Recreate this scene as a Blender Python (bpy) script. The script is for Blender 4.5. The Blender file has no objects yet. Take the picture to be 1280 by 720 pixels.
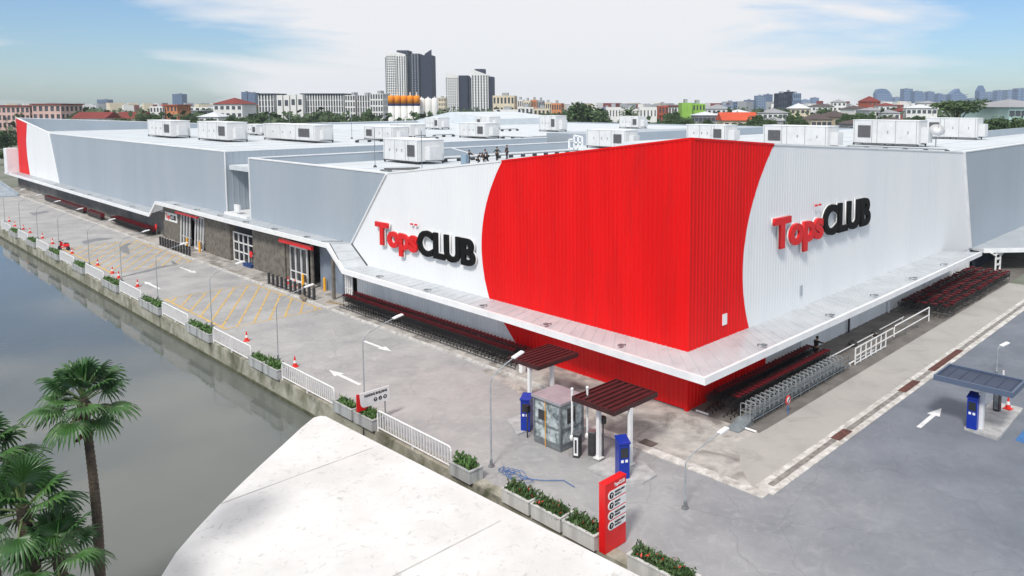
import bpy, bmesh, math, random
from mathutils import Vector, Matrix
R = math.radians
random.seed(7)
sc = bpy.context.scene
COL = sc.collection

# ---------------------------------------------------------------- camera
CX, CY, CZ = -33.57, -24.02, 17.0
AZ, TILT = R(42.938), R(5.098)
cd = bpy.data.cameras.new('camera')
cd.sensor_width = 36.0; cd.lens = 26.795
cd.shift_x = -0.078125; cd.shift_y = -0.11289
cd.clip_start = 0.3; cd.clip_end = 20000
cam = bpy.data.objects.new('camera', cd); COL.objects.link(cam)
cam.location = (CX, CY, CZ)
cam.rotation_euler = (math.pi / 2 - TILT, 0, AZ - math.pi / 2)
sc.camera = cam

# ---------------------------------------------------------------- light
SUN_EL = R(48)
SUN_DIR = Vector((-0.86, -0.40, 0)).normalized()      # towards the sun, in plan
rot = math.atan2(SUN_DIR.x, SUN_DIR.y)
world = bpy.data.worlds.new("World"); sc.world = world; world.use_nodes = True
nt = world.node_tree; nt.nodes.clear()
def wn(t, **k):
    n = nt.nodes.new(t)
    for a, b in k.items(): setattr(n, a, b)
    return n
out = wn('ShaderNodeOutputWorld'); bg = wn('ShaderNodeBackground')
sky = wn('ShaderNodeTexSky', sky_type='NISHITA'); sky.sun_disc = False
sky.sun_elevation = SUN_EL; sky.sun_rotation = rot; sky.air_density = 1.0; sky.dust_density = 0.6; sky.ozone_density = 1.6
bg.inputs[1].default_value = 0.10
tc = wn('ShaderNodeTexCoord'); mp = wn('ShaderNodeMapping'); mp.inputs['Scale'].default_value = (1.1, 1.1, 8.0)
n1 = wn('ShaderNodeTexNoise'); n1.inputs['Scale'].default_value = 2.6; n1.inputs['Detail'].default_value = 7; n1.inputs['Roughness'].default_value = 0.52
n1.inputs['Distortion'].default_value = 0.35
r1 = wn('ShaderNodeValToRGB'); r1.color_ramp.elements[0].position = 0.40; r1.color_ramp.elements[1].position = 0.60
L = nt.links.new
L(tc.outputs['Generated'], mp.inputs['Vector']); L(mp.outputs[0], n1.inputs['Vector'])
# thicker cloud bank towards one compass bearing
dot = wn('ShaderNodeVectorMath', operation='DOT_PRODUCT')
bdir = Vector((math.cos(AZ + R(2)), math.sin(AZ + R(2)), 0))
dot.inputs[1].default_value = bdir
L(tc.outputs['Generated'], dot.inputs[0])
mr = wn('ShaderNodeMapRange'); mr.inputs['From Min'].default_value = 0.87; mr.inputs['From Max'].default_value = 1.0
mr.inputs['To Min'].default_value = -0.14; mr.inputs['To Max'].default_value = 0.26
L(dot.outputs['Value'], mr.inputs['Value'])
addn = wn('ShaderNodeMath', operation='ADD'); L(n1.outputs['Fac'], addn.inputs[0]); L(mr.outputs[0], addn.inputs[1])
# the deck closes overhead, it is only broken near the horizon
ov = wn('ShaderNodeMapRange'); ov.inputs['From Min'].default_value = 0.13; ov.inputs['From Max'].default_value = 0.40; ov.inputs['To Max'].default_value = 0.22
sz = wn('ShaderNodeSeparateXYZ'); L(tc.outputs['Generated'], sz.inputs[0]); L(sz.outputs['Z'], ov.inputs['Value'])
ad2 = wn('ShaderNodeMath', operation='ADD'); L(addn.outputs[0], ad2.inputs[0]); L(ov.outputs[0], ad2.inputs[1])
L(ad2.outputs[0], r1.inputs['Fac'])
tint = wn('ShaderNodeMix', data_type='RGBA', blend_type='MULTIPLY'); tint.inputs['Factor'].default_value = 1.0
tint.inputs['B'].default_value = (0.64, 0.80, 1.00, 1)
L(sky.outputs[0], tint.inputs['A'])
# cloud brightness: an overcast deck is brighter overhead than at the horizon
sx = wn('ShaderNodeSeparateXYZ'); L(tc.outputs['Generated'], sx.inputs[0])
el = wn('ShaderNodeMapRange'); el.inputs['From Min'].default_value = 0.12; el.inputs['From Max'].default_value = 0.75
L(sx.outputs['Z'], el.inputs['Value'])
cc = wn('ShaderNodeMix', data_type='RGBA'); cc.inputs['A'].default_value = (7.1, 7.2, 7.45, 1); cc.inputs['B'].default_value = (9.2, 9.0, 8.8, 1)
L(el.outputs[0], cc.inputs['Factor'])
mx = wn('ShaderNodeMix', data_type='RGBA'); L(cc.outputs['Result'], mx.inputs['B'])
L(tint.outputs['Result'], mx.inputs['A'])
L(r1.outputs['Color'], mx.inputs['Factor'])
L(mx.outputs['Result'], bg.inputs[0]); L(bg.outputs[0], out.inputs[0])

sd = bpy.data.lights.new('sun', 'SUN'); sd.energy = 2.6; sd.angle = R(10); sd.color = (1, 0.95, 0.88)
sun = bpy.data.objects.new('sun', sd); COL.objects.link(sun)
sv = Vector((SUN_DIR.x * math.cos(SUN_EL), SUN_DIR.y * math.cos(SUN_EL), math.sin(SUN_EL)))
sun.rotation_euler = (-sv).to_track_quat('-Z', 'Y').to_euler()
sun.location = (-40, -40, 80)
sc.view_settings.view_transform = 'Standard'; sc.view_settings.look = 'None'
sc.view_settings.exposure = 0.28; sc.view_settings.gamma = 1; sc.view_settings.use_curve_mapping = False
sc.cycles.volume_step_rate = 4; sc.cycles.volume_bounces = 1
sc.cycles.max_bounces = 6

# ---------------------------------------------------------------- helpers
def srgb(r, g, b):
    f = lambda c: (c / 255 / 12.92) if c / 255 <= 0.04045 else ((c / 255 + 0.055) / 1.055) ** 2.4
    return (f(r), f(g), f(b))

MATS = {}
def mat(name, c, c2=None, rough=0.7, scale=1.0, lo=0.35, hi=0.65, metal=0.0, bump=0.0, bscale=None,
        streak=False, spec=0.5, detail=6, c3=None, s3=0.1, lo3=0.5, hi3=0.7, alpha=1.0, trans=0.0):
    if name in MATS: return MATS[name]
    m = bpy.data.materials.new(name); m.use_nodes = True
    t = m.node_tree; b = t.nodes['Principled BSDF']
    b.inputs['Roughness'].default_value = rough; b.inputs['Metallic'].default_value = metal
    b.inputs['Specular IOR Level'].default_value = spec
    b.inputs['Alpha'].default_value = alpha
    b.inputs['Transmission Weight'].default_value = trans
    b.inputs['Base Color'].default_value = (*c, 1)
    lk = t.links.new
    if c2 is not None or bump:
        tcn = t.nodes.new('ShaderNodeTexCoord'); mpn = t.nodes.new('ShaderNodeMapping')
        if streak: mpn.inputs['Scale'].default_value = (1, 1, 0.12)
        lk(tcn.outputs['Object'], mpn.inputs['Vector'])
        ns = t.nodes.new('ShaderNodeTexNoise'); ns.inputs['Scale'].default_value = scale
        ns.inputs['Detail'].default_value = detail; ns.inputs['Roughness'].default_value = 0.6
        lk(mpn.outputs[0], ns.inputs['Vector'])
    if c2 is not None:
        rp = t.nodes.new('ShaderNodeValToRGB')
        rp.color_ramp.elements[0].position = lo; rp.color_ramp.elements[0].color = (*c, 1)
        rp.color_ramp.elements[1].position = hi; rp.color_ramp.elements[1].color = (*c2, 1)
        lk(ns.outputs['Fac'], rp.inputs['Fac'])
        last = rp.outputs['Color']
        if c3 is not None:
            n3 = t.nodes.new('ShaderNodeTexNoise'); n3.inputs['Scale'].default_value = s3
            n3.inputs['Detail'].default_value = 8; n3.inputs['Roughness'].default_value = 0.65
            n3.inputs['Distortion'].default_value = 0.8
            lk(mpn.outputs[0], n3.inputs['Vector'])
            q = t.nodes.new('ShaderNodeMapRange'); q.inputs['From Min'].default_value = lo3; q.inputs['From Max'].default_value = hi3
            lk(n3.outputs['Fac'], q.inputs['Value'])
            mm = t.nodes.new('ShaderNodeMix'); mm.data_type = 'RGBA'
            mm.inputs['B'].default_value = (*c3, 1)
            lk(q.outputs[0], mm.inputs['Factor']); lk(last, mm.inputs['A']); last = mm.outputs['Result']
        lk(last, b.inputs['Base Color'])
    if bump:
        nb = t.nodes.new('ShaderNodeTexNoise'); nb.inputs['Scale'].default_value = bscale or scale * 4
        nb.inputs['Detail'].default_value = 4
        lk(mpn.outputs[0], nb.inputs['Vector'])
        bm_ = t.nodes.new('ShaderNodeBump'); bm_.inputs['Strength'].default_value = bump; bm_.inputs['Distance'].default_value = 0.05
        lk(nb.outputs['Fac'], bm_.inputs['Height']); lk(bm_.outputs[0], b.inputs['Normal'])
    MATS[name] = m
    return m

class MB:
    """collects shapes for one mesh"""
    def __init__(s): s.v = []; s.f = []; s.mi = []
    def face(s, pts, mi=0):
        n = len(s.v); s.v += [tuple(p) for p in pts]; s.f.append(tuple(range(n, n + len(pts)))); s.mi.append(mi); return s
    def add(s, vs, fs, mi=0):
        n = len(s.v); s.v += [tuple(p) for p in vs]
        for f in fs: s.f.append(tuple(n + i for i in f)); s.mi.append(mi)
        return s
    def box(s, x0, x1, y0, y1, z0, z1, mi=0):
        vs = [(x0, y0, z0), (x1, y0, z0), (x1, y1, z0), (x0, y1, z0), (x0, y0, z1), (x1, y0, z1), (x1, y1, z1), (x0, y1, z1)]
        return s.add(vs, [(3, 2, 1, 0), (4, 5, 6, 7), (0, 1, 5, 4), (1, 2, 6, 5), (2, 3, 7, 6), (3, 0, 4, 7)], mi)
    def cbox(s, c, sz, mi=0):
        return s.box(c[0] - sz[0] / 2, c[0] + sz[0] / 2, c[1] - sz[1] / 2, c[1] + sz[1] / 2, c[2] - sz[2] / 2, c[2] + sz[2] / 2, mi)
    def bar(s, p0, p1, w, h=None, mi=0):
        p0 = Vector(p0); p1 = Vector(p1); h = h or w; d = (p1 - p0)
        if d.length < 1e-6: return s
        d.normalize(); up = Vector((0, 0, 1)) if abs(d.z) < 0.95 else Vector((1, 0, 0))
        a = d.cross(up).normalized() * w / 2; b = a.cross(d).normalized() * h / 2
        vs = [p0 - a - b, p0 + a - b, p0 + a + b, p0 - a + b, p1 - a - b, p1 + a - b, p1 + a + b, p1 - a + b]
        return s.add(vs, [(3, 2, 1, 0), (4, 5, 6, 7), (0, 1, 5, 4), (1, 2, 6, 5), (2, 3, 7, 6), (3, 0, 4, 7)], mi)
    def tube(s, pts, r, n=8, r1=None, mi=0):
        pts = [Vector(p) for p in pts]; k = len(pts); vs = []; fs = []
        for i, p in enumerate(pts):
            d = (pts[min(i + 1, k - 1)] - pts[max(i - 1, 0)]).normalized()
            up = Vector((0, 0, 1)) if abs(d.z) < 0.95 else Vector((1, 0, 0))
            a = d.cross(up).normalized(); b = a.cross(d).normalized()
            rr = r if r1 is None else r + (r1 - r) * i / (k - 1)
            for j in range(n):
                t = 2 * math.pi * j / n; vs.append(p + a * rr * math.cos(t) + b * rr * math.sin(t))
        for i in range(k - 1):
            for j in range(n):
                q = (j + 1) % n; fs.append((i * n + j, i * n + q, (i + 1) * n + q, (i + 1) * n + j))
        fs.append(tuple(range(n))[::-1]); fs.append(tuple((k - 1) * n + j for j in range(n)))
        return s.add(vs, fs, mi)
    def lathe(s, c, prof, n=12, mi=0):
        vs = []; fs = []
        for (r, z) in prof:
            for j in range(n):
                t = 2 * math.pi * j / n; vs.append((c[0] + r * math.cos(t), c[1] + r * math.sin(t), c[2] + z))
        for i in range(len(prof) - 1):
            for j in range(n):
                q = (j + 1) % n; fs.append((i * n + j, i * n + q, (i + 1) * n + q, (i + 1) * n + j))
        fs.append(tuple(range(n))[::-1]); fs.append(tuple((len(prof) - 1) * n + j for j in range(n)))
        return s.add(vs, fs, mi)
    def prism(s, poly, z0, z1, mi=0):
        n = len(poly)
        vs = [(x, y, z0) for x, y in poly] + [(x, y, z1) for x, y in poly]
        fs = [tuple(range(n))[::-1], tuple(range(n, 2 * n))] + [(i, (i + 1) % n, n + (i + 1) % n, n + i) for i in range(n)]
        return s.add(vs, fs, mi)
    def blob(s, c, r, n=8, m=6, jit=0.0, mi=0):
        vs = [(c[0], c[1], c[2] - r[2])]
        for i in range(1, m):
            p = math.pi * i / m
            for j in range(n):
                t = 2 * math.pi * j / n; k = 1 + random.uniform(-jit, jit)
                vs.append((c[0] + r[0] * k * math.sin(p) * math.cos(t), c[1] + r[1] * k * math.sin(p) * math.sin(t), c[2] - r[2] * k * math.cos(p)))
        vs.append((c[0], c[1], c[2] + r[2])); top = len(vs) - 1; fs = []
        for j in range(n):
            q = (j + 1) % n; fs.append((0, 1 + q, 1 + j)); fs.append((top, 1 + (m - 2) * n + j, 1 + (m - 2) * n + q))
            for i in range(m - 2): fs.append((1 + i * n + j, 1 + i * n + q, 1 + (i + 1) * n + q, 1 + (i + 1) * n + j))
        return s.add(vs, fs, mi)
    def mesh(s, name, mats, smooth=False):
        me = bpy.data.meshes.new(name); me.from_pydata(s.v, [], s.f)
        if not isinstance(mats, (list, tuple)): mats = [mats]
        for m in mats: me.materials.append(m)
        if any(s.mi): me.polygons.foreach_set('material_index', s.mi)
        if smooth: me.polygons.foreach_set('use_smooth', [True] * len(s.f))
        me.update(); return me
    def build(s, name, mats, parent=None, smooth=False, loc=None, rz=0):
        o = bpy.data.objects.new(name, s.mesh(name, mats, smooth)); COL.objects.link(o)
        if parent: o.parent = parent
        if loc is not None: o.location = loc
        if rz: o.rotation_euler = (0, 0, rz)
        return o

def tag(o, label=None, cat=None, group=None, kind=None):
    if label: o['label'] = label
    if cat: o['category'] = cat
    if group: o['group'] = group
    if kind: o['kind'] = kind
    return o
def thing(name, label, cat, loc=(0, 0, 0), rz=0, group=None):
    o = bpy.data.objects.new(name, None); COL.objects.link(o); o.location = loc; o.rotation_euler = (0, 0, rz)
    o.empty_display_size = 0.2
    return tag(o, label, cat, group)
KIDS = {}
def dup(root, loc, rz=0, label=None, scale=None):
    if root.name not in KIDS:
        ks = {}
        def rec(o):
            ks[o.name] = [c for c in COL.objects if c.parent == o]
            for c in ks[o.name]: rec(c)
        rec(root); KIDS[root.name] = ks
    ks = KIDS[root.name]
    def cp(o, par):
        c = o.copy(); COL.objects.link(c)
        if par is not None: c.parent = par
        for k in ks[o.name]: cp(k, c)
        return c
    r = cp(root, None); r.location = loc; r.rotation_euler = (0, 0, rz)
    if scale: r.scale = scale
    if label: r['label'] = label
    return r
def struct(o, label=None, cat=None): return tag(o, label, cat, kind='structure')
ORD = ['first', 'second', 'third', 'fourth', 'fifth', 'sixth', 'seventh', 'eighth', 'ninth', 'tenth', 'eleventh', 'twelfth', 'thirteenth', 'fourteenth', 'fifteenth', 'sixteenth']

def text_mesh(body, h, depth, bold=0.0, shear=0.0, spacing=1.0, width=None):
    """lettering as a mesh lying in XY, cap height h, extruded; returns (mesh, width)"""
    cu = bpy.data.curves.new('lettering', 'FONT'); cu.body = body; cu.size = h / 0.7
    cu.extrude = depth / 2; cu.offset = bold; cu.shear = shear; cu.space_character = spacing
    cu.resolution_u = 4
    o = bpy.data.objects.new('lettering', cu); COL.objects.link(o)
    bpy.context.view_layer.update()
    me = bpy.data.meshes.new_from_object(o.evaluated_get(bpy.context.evaluated_depsgraph_get()))
    bpy.data.objects.remove(o)
    xs = [v.co.x for v in me.vertices]; x0 = min(xs); w = max(xs) - x0
    k = width / w if width else 1.0
    for v in me.vertices: v.co.x = (v.co.x - x0) * k
    me.materials.clear()
    return me, w * k
def place_text(name, body, h, depth, material, origin, xaxis, parent=None, **k):
    """xaxis: direction the text runs, letters stand up along +Z, facing xaxis x Z"""
    me, w = text_mesh(body, h, depth, **k); me.materials.append(material)
    o = bpy.data.objects.new(name, me); COL.objects.link(o)
    xa = Vector(xaxis).normalized(); za = Vector((0, 0, 1)); na = xa.cross(za)
    M = Matrix((xa, za, na)).transposed().to_4x4(); M.translation = Vector(origin)
    if parent: o.parent = parent
    o.matrix_local = M
    return o, w

# ---------------------------------------------------------------- materials
M_red = mat('red_cladding', srgb(226, 8, 10), srgb(212, 5, 8), rough=0.42, scale=0.6, streak=True, spec=0.3, c3=srgb(196, 14, 16), s3=.9, lo3=.52, hi3=.8)
M_white = mat('white_cladding', (0.80, 0.815, 0.83), (0.76, 0.78, 0.80), rough=0.45, scale=0.35, streak=True, c3=(0.66, 0.68, 0.70), s3=0.5, lo3=0.60, hi3=0.85)
M_gray = mat('grey_cladding', srgb(160, 170, 180), srgb(154, 165, 175), rough=0.45, scale=0.14, streak=True, c3=srgb(166, 175, 184), s3=0.12, lo3=0.5, hi3=0.8)
M_trim = mat('white_trim', (0.80, 0.81, 0.82), (0.66, 0.68, 0.70), rough=0.5, scale=0.8, lo=0.45, hi=0.8)
M_roof = mat('roof_membrane', (0.60, 0.645, 0.675), (0.52, 0.565, 0.60), rough=0.6, scale=0.25, c3=(0.40, 0.435, 0.465), s3=0.6, lo3=0.58, hi3=0.85)
M_canopy = mat('canopy_sheet', srgb(214, 219, 223), srgb(196, 202, 207), rough=0.24, scale=0.5, c3=srgb(172, 174, 176), s3=1.1, lo3=0.55, hi3=0.8)
M_asph = mat('asphalt', srgb(170, 169, 168), srgb(148, 148, 149), rough=0.85, scale=0.35, c3=srgb(140, 140, 142), s3=0.13, lo3=0.5, hi3=0.8, bump=0.25, bscale=9)
def vignette_stains(m, cols, scales):
    """a broad soft vignette painted into the asphalt colour, darkening from the quay lot to the side road, plus fine stains"""
    t = m.node_tree; b = t.nodes['Principled BSDF']; lk = t.links.new
    src = b.inputs['Base Color'].links[0].from_socket
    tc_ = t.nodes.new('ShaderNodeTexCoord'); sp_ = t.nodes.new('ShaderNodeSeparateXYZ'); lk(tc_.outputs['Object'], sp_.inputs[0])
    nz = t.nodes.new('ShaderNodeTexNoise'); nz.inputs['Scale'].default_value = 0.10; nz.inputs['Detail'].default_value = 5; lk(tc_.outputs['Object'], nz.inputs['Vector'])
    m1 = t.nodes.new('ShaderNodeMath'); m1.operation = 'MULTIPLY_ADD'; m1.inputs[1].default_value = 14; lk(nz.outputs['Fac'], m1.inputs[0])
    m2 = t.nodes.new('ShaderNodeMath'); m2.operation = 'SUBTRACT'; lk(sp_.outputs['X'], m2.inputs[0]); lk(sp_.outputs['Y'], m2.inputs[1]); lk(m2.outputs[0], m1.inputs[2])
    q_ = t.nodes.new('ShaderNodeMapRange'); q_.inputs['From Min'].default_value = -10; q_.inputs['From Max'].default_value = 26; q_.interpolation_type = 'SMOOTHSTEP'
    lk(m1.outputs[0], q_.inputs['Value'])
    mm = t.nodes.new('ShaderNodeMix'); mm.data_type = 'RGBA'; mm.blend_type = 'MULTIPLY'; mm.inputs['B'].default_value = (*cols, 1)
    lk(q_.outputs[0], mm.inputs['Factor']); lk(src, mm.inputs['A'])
    n2 = t.nodes.new('ShaderNodeTexNoise'); n2.inputs['Scale'].default_value = 1.4; n2.inputs['Detail'].default_value = 10; n2.inputs['Roughness'].default_value = .7; n2.inputs['Distortion'].default_value = 1.2; lk(tc_.outputs['Object'], n2.inputs['Vector'])
    r_ = t.nodes.new('ShaderNodeMapRange'); r_.inputs['From Min'].default_value = .5; r_.inputs['From Max'].default_value = .72; r_.inputs['To Max'].default_value = .5; m5 = t.nodes.new('ShaderNodeMath'); m5.operation = 'MULTIPLY_ADD'; m5.inputs[1].default_value = -.85; m5.inputs[2].default_value = 1.0; lk(q_.outputs[0], m5.inputs[0]); m6 = t.nodes.new('ShaderNodeMath'); m6.operation = 'MULTIPLY'; lk(r_.outputs[0], m6.inputs[0]); lk(m5.outputs[0], m6.inputs[1]); lk(n2.outputs['Fac'], r_.inputs['Value'])
    m3 = t.nodes.new('ShaderNodeMix'); m3.data_type = 'RGBA'; m3.inputs['B'].default_value = (*srgb(186, 186, 184), 1); lk(m6.outputs[0], m3.inputs['Factor']); lk(mm.outputs['Result'], m3.inputs['A'])
    # cracks and slab joints
    wv = t.nodes.new('ShaderNodeTexNoise'); wv.inputs['Scale'].default_value = .5; wv.inputs['Detail'].default_value = 5; lk(tc_.outputs['Object'], wv.inputs['Vector'])
    wa = t.nodes.new('ShaderNodeMix'); wa.data_type = 'RGBA'; wa.blend_type = 'LINEAR_LIGHT'; wa.inputs['Factor'].default_value = 1.2; lk(tc_.outputs['Object'], wa.inputs['A']); lk(wv.outputs['Color'], wa.inputs['B'])
    vo = t.nodes.new('ShaderNodeTexVoronoi'); vo.feature = 'DISTANCE_TO_EDGE'; vo.inputs['Scale'].default_value = .17; lk(wa.outputs['Result'], vo.inputs['Vector'])
    cr_ = t.nodes.new('ShaderNodeMapRange'); cr_.inputs['From Max'].default_value = .007; cr_.inputs['To Min'].default_value = .26; cr_.inputs['To Max'].default_value = 0; lk(vo.outputs['Distance'], cr_.inputs['Value'])
    m4 = t.nodes.new('ShaderNodeMix'); m4.data_type = 'RGBA'; m4.inputs['B'].default_value = (*srgb(82, 80, 78), 1); lk(cr_.outputs[0], m4.inputs['Factor']); lk(m3.outputs['Result'], m4.inputs['A'])
    lk(m4.outputs['Result'], b.inputs['Base Color'])
vignette_stains(M_asph, (.44, .50, .60), 0)  # bluish vignette darkening multiplied into the asphalt colour towards the side road
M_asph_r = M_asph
M_conc = mat('dirty_concrete', srgb(186, 182, 176), srgb(154, 150, 146), rough=0.85, scale=1.1, c3=srgb(124, 119, 115), s3=0.45, lo3=0.48, hi3=0.62, bump=0.2, bscale=14)
M_conc_l = mat('pale_concrete', srgb(214, 212, 208), srgb(170, 167, 162), rough=0.85, scale=2.3, c3=srgb(140, 134, 128), s3=1.1, lo3=0.5, hi3=0.75, bump=0.25, bscale=12)
M_beige = mat('smooth_forecourt', srgb(168, 165, 160), srgb(158, 156, 152), rough=0.8, scale=0.25, c3=srgb(142, 140, 137), s3=0.5, lo3=0.52, hi3=0.8)
M_quay = mat('mossy_quay', srgb(170, 168, 156), srgb(132, 130, 112), rough=0.9, scale=0.9, c3=srgb(88, 90, 72), s3=0.45, lo3=0.48, hi3=0.66, bump=0.4, bscale=8)
M_plant_box = mat('planter_concrete', srgb(178, 180, 180), srgb(140, 142, 142), rough=0.85, scale=2.5, bump=0.2, streak=True)
M_wpaint = mat('white_paint', (0.80, 0.80, 0.80), (0.70, 0.70, 0.70), rough=0.4, scale=3)
M_galv = mat('galvanised_steel', srgb(150, 156, 160), srgb(120, 126, 131), rough=0.4, metal=0.6, scale=4)
M_pole = mat('lamp_pole', srgb(168, 174, 178), srgb(132, 138, 144), rough=0.45, scale=3)
M_dark = mat('dark_steel', (0.03, 0.032, 0.035), (0.05, 0.05, 0.055), rough=0.5, scale=4)
M_black = mat('black_plastic', (0.012, 0.012, 0.014), rough=0.45)
M_maroon = mat('maroon_plastic', srgb(122, 16, 30), srgb(70, 8, 18), rough=0.45, scale=6)
M_wire = mat('black_wire', (0.02, 0.02, 0.022), rough=0.4, metal=0.3)
M_blue = mat('blue_enamel', srgb(12, 50, 160), srgb(10, 42, 140), rough=0.35, scale=2)
M_glass = mat('dark_glass', (0.02, 0.025, 0.03), rough=0.08, spec=0.7)
M_louvre = mat('louvre', (0.09, 0.09, 0.095), (0.14, 0.14, 0.145), rough=0.6, scale=8)
M_yel = mat('road_yellow', srgb(214, 176, 92), srgb(186, 158, 104), rough=0.8, scale=1.2, c3=srgb(158, 152, 140), s3=2.2, lo3=0.5, hi3=0.68)
M_rwhite = mat('road_white', srgb(232, 232, 232), srgb(206, 208, 210), rough=0.8, scale=2, c3=srgb(160, 162, 166), s3=2.5, lo3=0.58, hi3=0.72)
M_stone = mat('stone_cladding', srgb(122, 116, 106), srgb(88, 84, 78), rough=0.85, scale=2.2, detail=9, bump=0.5, bscale=5)
M_leaf = mat('shrub_leaves', (0.06, 0.13, 0.03), (0.10, 0.20, 0.05), rough=0.6, scale=2.5)
M_leaf2 = mat('tree_leaves', (0.030, 0.062, 0.022), (0.060, 0.105, 0.035), rough=0.7, scale=0.5)
M_palm = mat('palm_leaves', (0.022, 0.078, 0.024), (0.055, 0.140, 0.028), rough=0.45, scale=0.8)
M_palm_d = mat('palm_leaves_dry', (0.16, 0.065, 0.03), (0.09, 0.04, 0.022), rough=0.8, scale=3)
M_trunk = mat('bark', (0.10, 0.075, 0.055), (0.05, 0.04, 0.032), rough=0.9, scale=5, bump=0.5)
M_orange = mat('orange_rubber', srgb(226, 50, 34), srgb(200, 40, 30), rough=0.55, scale=4)
M_yb = mat('yellow_paint', srgb(236, 170, 40), rough=0.5)
M_brown = mat('brown_roofing', srgb(66, 28, 30), srgb(48, 20, 22), rough=0.45, scale=2)
M_redgloss = mat('red_sign_paint', srgb(222, 24, 26), srgb(206, 18, 22), rough=0.35, scale=1)
M_text = mat('black_lettering', (0.006, 0.006, 0.006), rough=0.6, spec=0.15)
M_skin = mat('skin', srgb(160, 112, 84), rough=0.6)
M_soil = mat('soil', (0.05, 0.038, 0.028), (0.03, 0.025, 0.02), rough=0.95, scale=6)

# ================================================================ THE GROUND
g = MB(); g.face([(-13, -400, 0), (-13, 2900, 0), (2900, 2900, 0), (2900, -400, 0)])
M_ground = mat('city_ground', srgb(120, 122, 112), srgb(92, 102, 84), rough=0.9, scale=0.02, c3=srgb(132, 132, 130), s3=0.05)
struct(g.build('ground', M_ground))
M_water = mat('river_water', (0.128, 0.138, 0.126), (0.108, 0.120, 0.112), rough=0.045, scale=0.06, spec=0.42, bump=0.05, bscale=2.2)
w = MB(); w.face([(-900, -400, -1.2), (-900, 2900, -1.2), (-13, 2900, -1.2), (-13, -400, -1.2)][::-1])
struct(w.build('water', M_water))
q = MB(); q.box(-13.12, -12.55, -16, 400, -3, 0.03)
o = struct(q.build('quay_wall', M_quay)); o['kind'] = 'structure'
# courses of the quay face: a proud base ledge
q = MB(); q.box(-13.2, -13.123, -16, 400, -3, -1.02); struct(q.build('quay_ledge', mat('weedy_quay', srgb(92, 94, 74), srgb(62, 66, 48), rough=0.95, scale=1.4)))
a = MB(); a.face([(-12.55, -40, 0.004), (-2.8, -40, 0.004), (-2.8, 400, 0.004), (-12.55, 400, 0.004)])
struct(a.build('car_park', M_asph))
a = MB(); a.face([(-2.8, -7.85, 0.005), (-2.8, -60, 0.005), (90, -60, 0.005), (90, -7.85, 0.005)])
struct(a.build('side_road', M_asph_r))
# kerbed raised walkway along the left facade
k = MB(); k.prism([(-2.85, 3.4), (0.3, 3.4), (0.3, 168), (-2.85, 168)], 0.0, 0.11)
struct(k.build('walkway', M_conc))
k = MB(); k.box(-3.02, -2.853, 3.4, 168, 0, 0.135); struct(k.build('walkway_kerb', M_conc_l))
# pale broken concrete apron round the corner
k = MB(); k.face([(-5.3, 3.4, 0.012), (-3.02, 3.4, 0.012), (-3.02, 13.5, 0.012), (-3.6, 13.5, 0.012), (-4.6, 8.5, 0.012)][::-1]); struct(k.build('apron_wedge', M_conc))
k = MB(); k.face([(-5.3, -7.85, 0.016), (0.3, -7.85, 0.016), (0.3, 3.4, 0.016), (-5.3, 3.4, 0.016)]); struct(k.build('apron', M_conc))
k = MB(); k.box(-5.42, -4.85, -7.9, 3.4, 0, 0.05); struct(k.build('apron_edge', M_conc_l))
k = MB(); k.face([(-4.85, -7.1, 0.022), (46, -7.1, 0.022), (46, -4.4, 0.022), (1.2, -4.4, 0.022), (0.2, -4.35, .022), (-1.0, -4.1, .022), (-1.9, -4.3, .022), (-2.6, -5.0, .022), (-3.4, -5.5, .022), (-4.2, -6.3, .022)]); struct(k.build('forecourt', M_beige))
k = MB(); k.face([(0.3, -4.4, 0.020), (60, -4.4, 0.020), (60, 2.0, 0.020), (0.3, 2.0, 0.020)]); struct(k.build('trolley_bay_floor', mat('bay_floor', srgb(116, 112, 108), srgb(92, 88, 84), rough=0.85, scale=0.8)))
k = MB(); k.box(-4.849, 60, -8.1, -7.1, 0, 0.045); struct(k.build('drain_edge', M_conc_l))
# the drain in the strip, with rusty gratings
M_drain = mat('drain_dark', srgb(150, 146, 142), srgb(104, 100, 96), rough=0.9, scale=3)
k = MB(); k.box(-4.2, 59, -7.74, -7.44, 0.02, 0.052); struct(k.build('drain', M_drain))
M_rust = mat('rusty_iron', srgb(112, 70, 62), srgb(76, 52, 48), rough=0.85, scale=4)
def grating(x0, x1, y0, y1, z, label, nm='drain_grating'):
    m_ = MB(); m_.box(x0, x1, y0, y1, z, z + 0.012)
    n = max(3, int((x1 - x0) / 0.16))
    for i in range(n):
        xx = x0 + (i + 0.5) * (x1 - x0) / n; m_.box(xx - 0.03, xx + 0.03, y0 + 0.04, y1 - 0.04, z + 0.012, z + 0.03)
    tag(m_.build(nm, M_rust), label, 'drain grating')
grating(2.2, 3.7, -7.85, -7.35, 0.053, 'rusty brown drain grating in the pale strip nearest the building corner')
grating(11.0, 13.4, -7.84, -7.36, 0.053, 'long rusty drain grating in the pale strip near the dark flat roof booth')
grating(15.9, 21.5, -7.82, -7.38, 0.053, 'longest dark drain grating at the far end of the pale strip')
M_patch = mat('dark_patch', srgb(104, 94, 88), srgb(86, 76, 70), rough=0.9, scale=2)
for i, (x, y, w_, l_, lb) in enumerate([(-5.0, 5.9, 0.7, 1.7, 'dark metal cover plate in the apron beside the first booth canopy'), (-4.6, -0.9, 0.6, 0.8, 'small square metal cover plate beside the red wall corner')]):
    m_ = MB(); m_.box(x - w_ / 2, x + w_ / 2, y - l_ / 2, y + l_ / 2, 0.02, 0.058); m_.box(x - w_ / 2 + .06, x + w_ / 2 - .06, y - l_ / 2 + .06, y + l_ / 2 - .06, 0.058, 0.066)
    tag(m_.build('cover_plate', M_patch), lb, 'cover plate')

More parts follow.
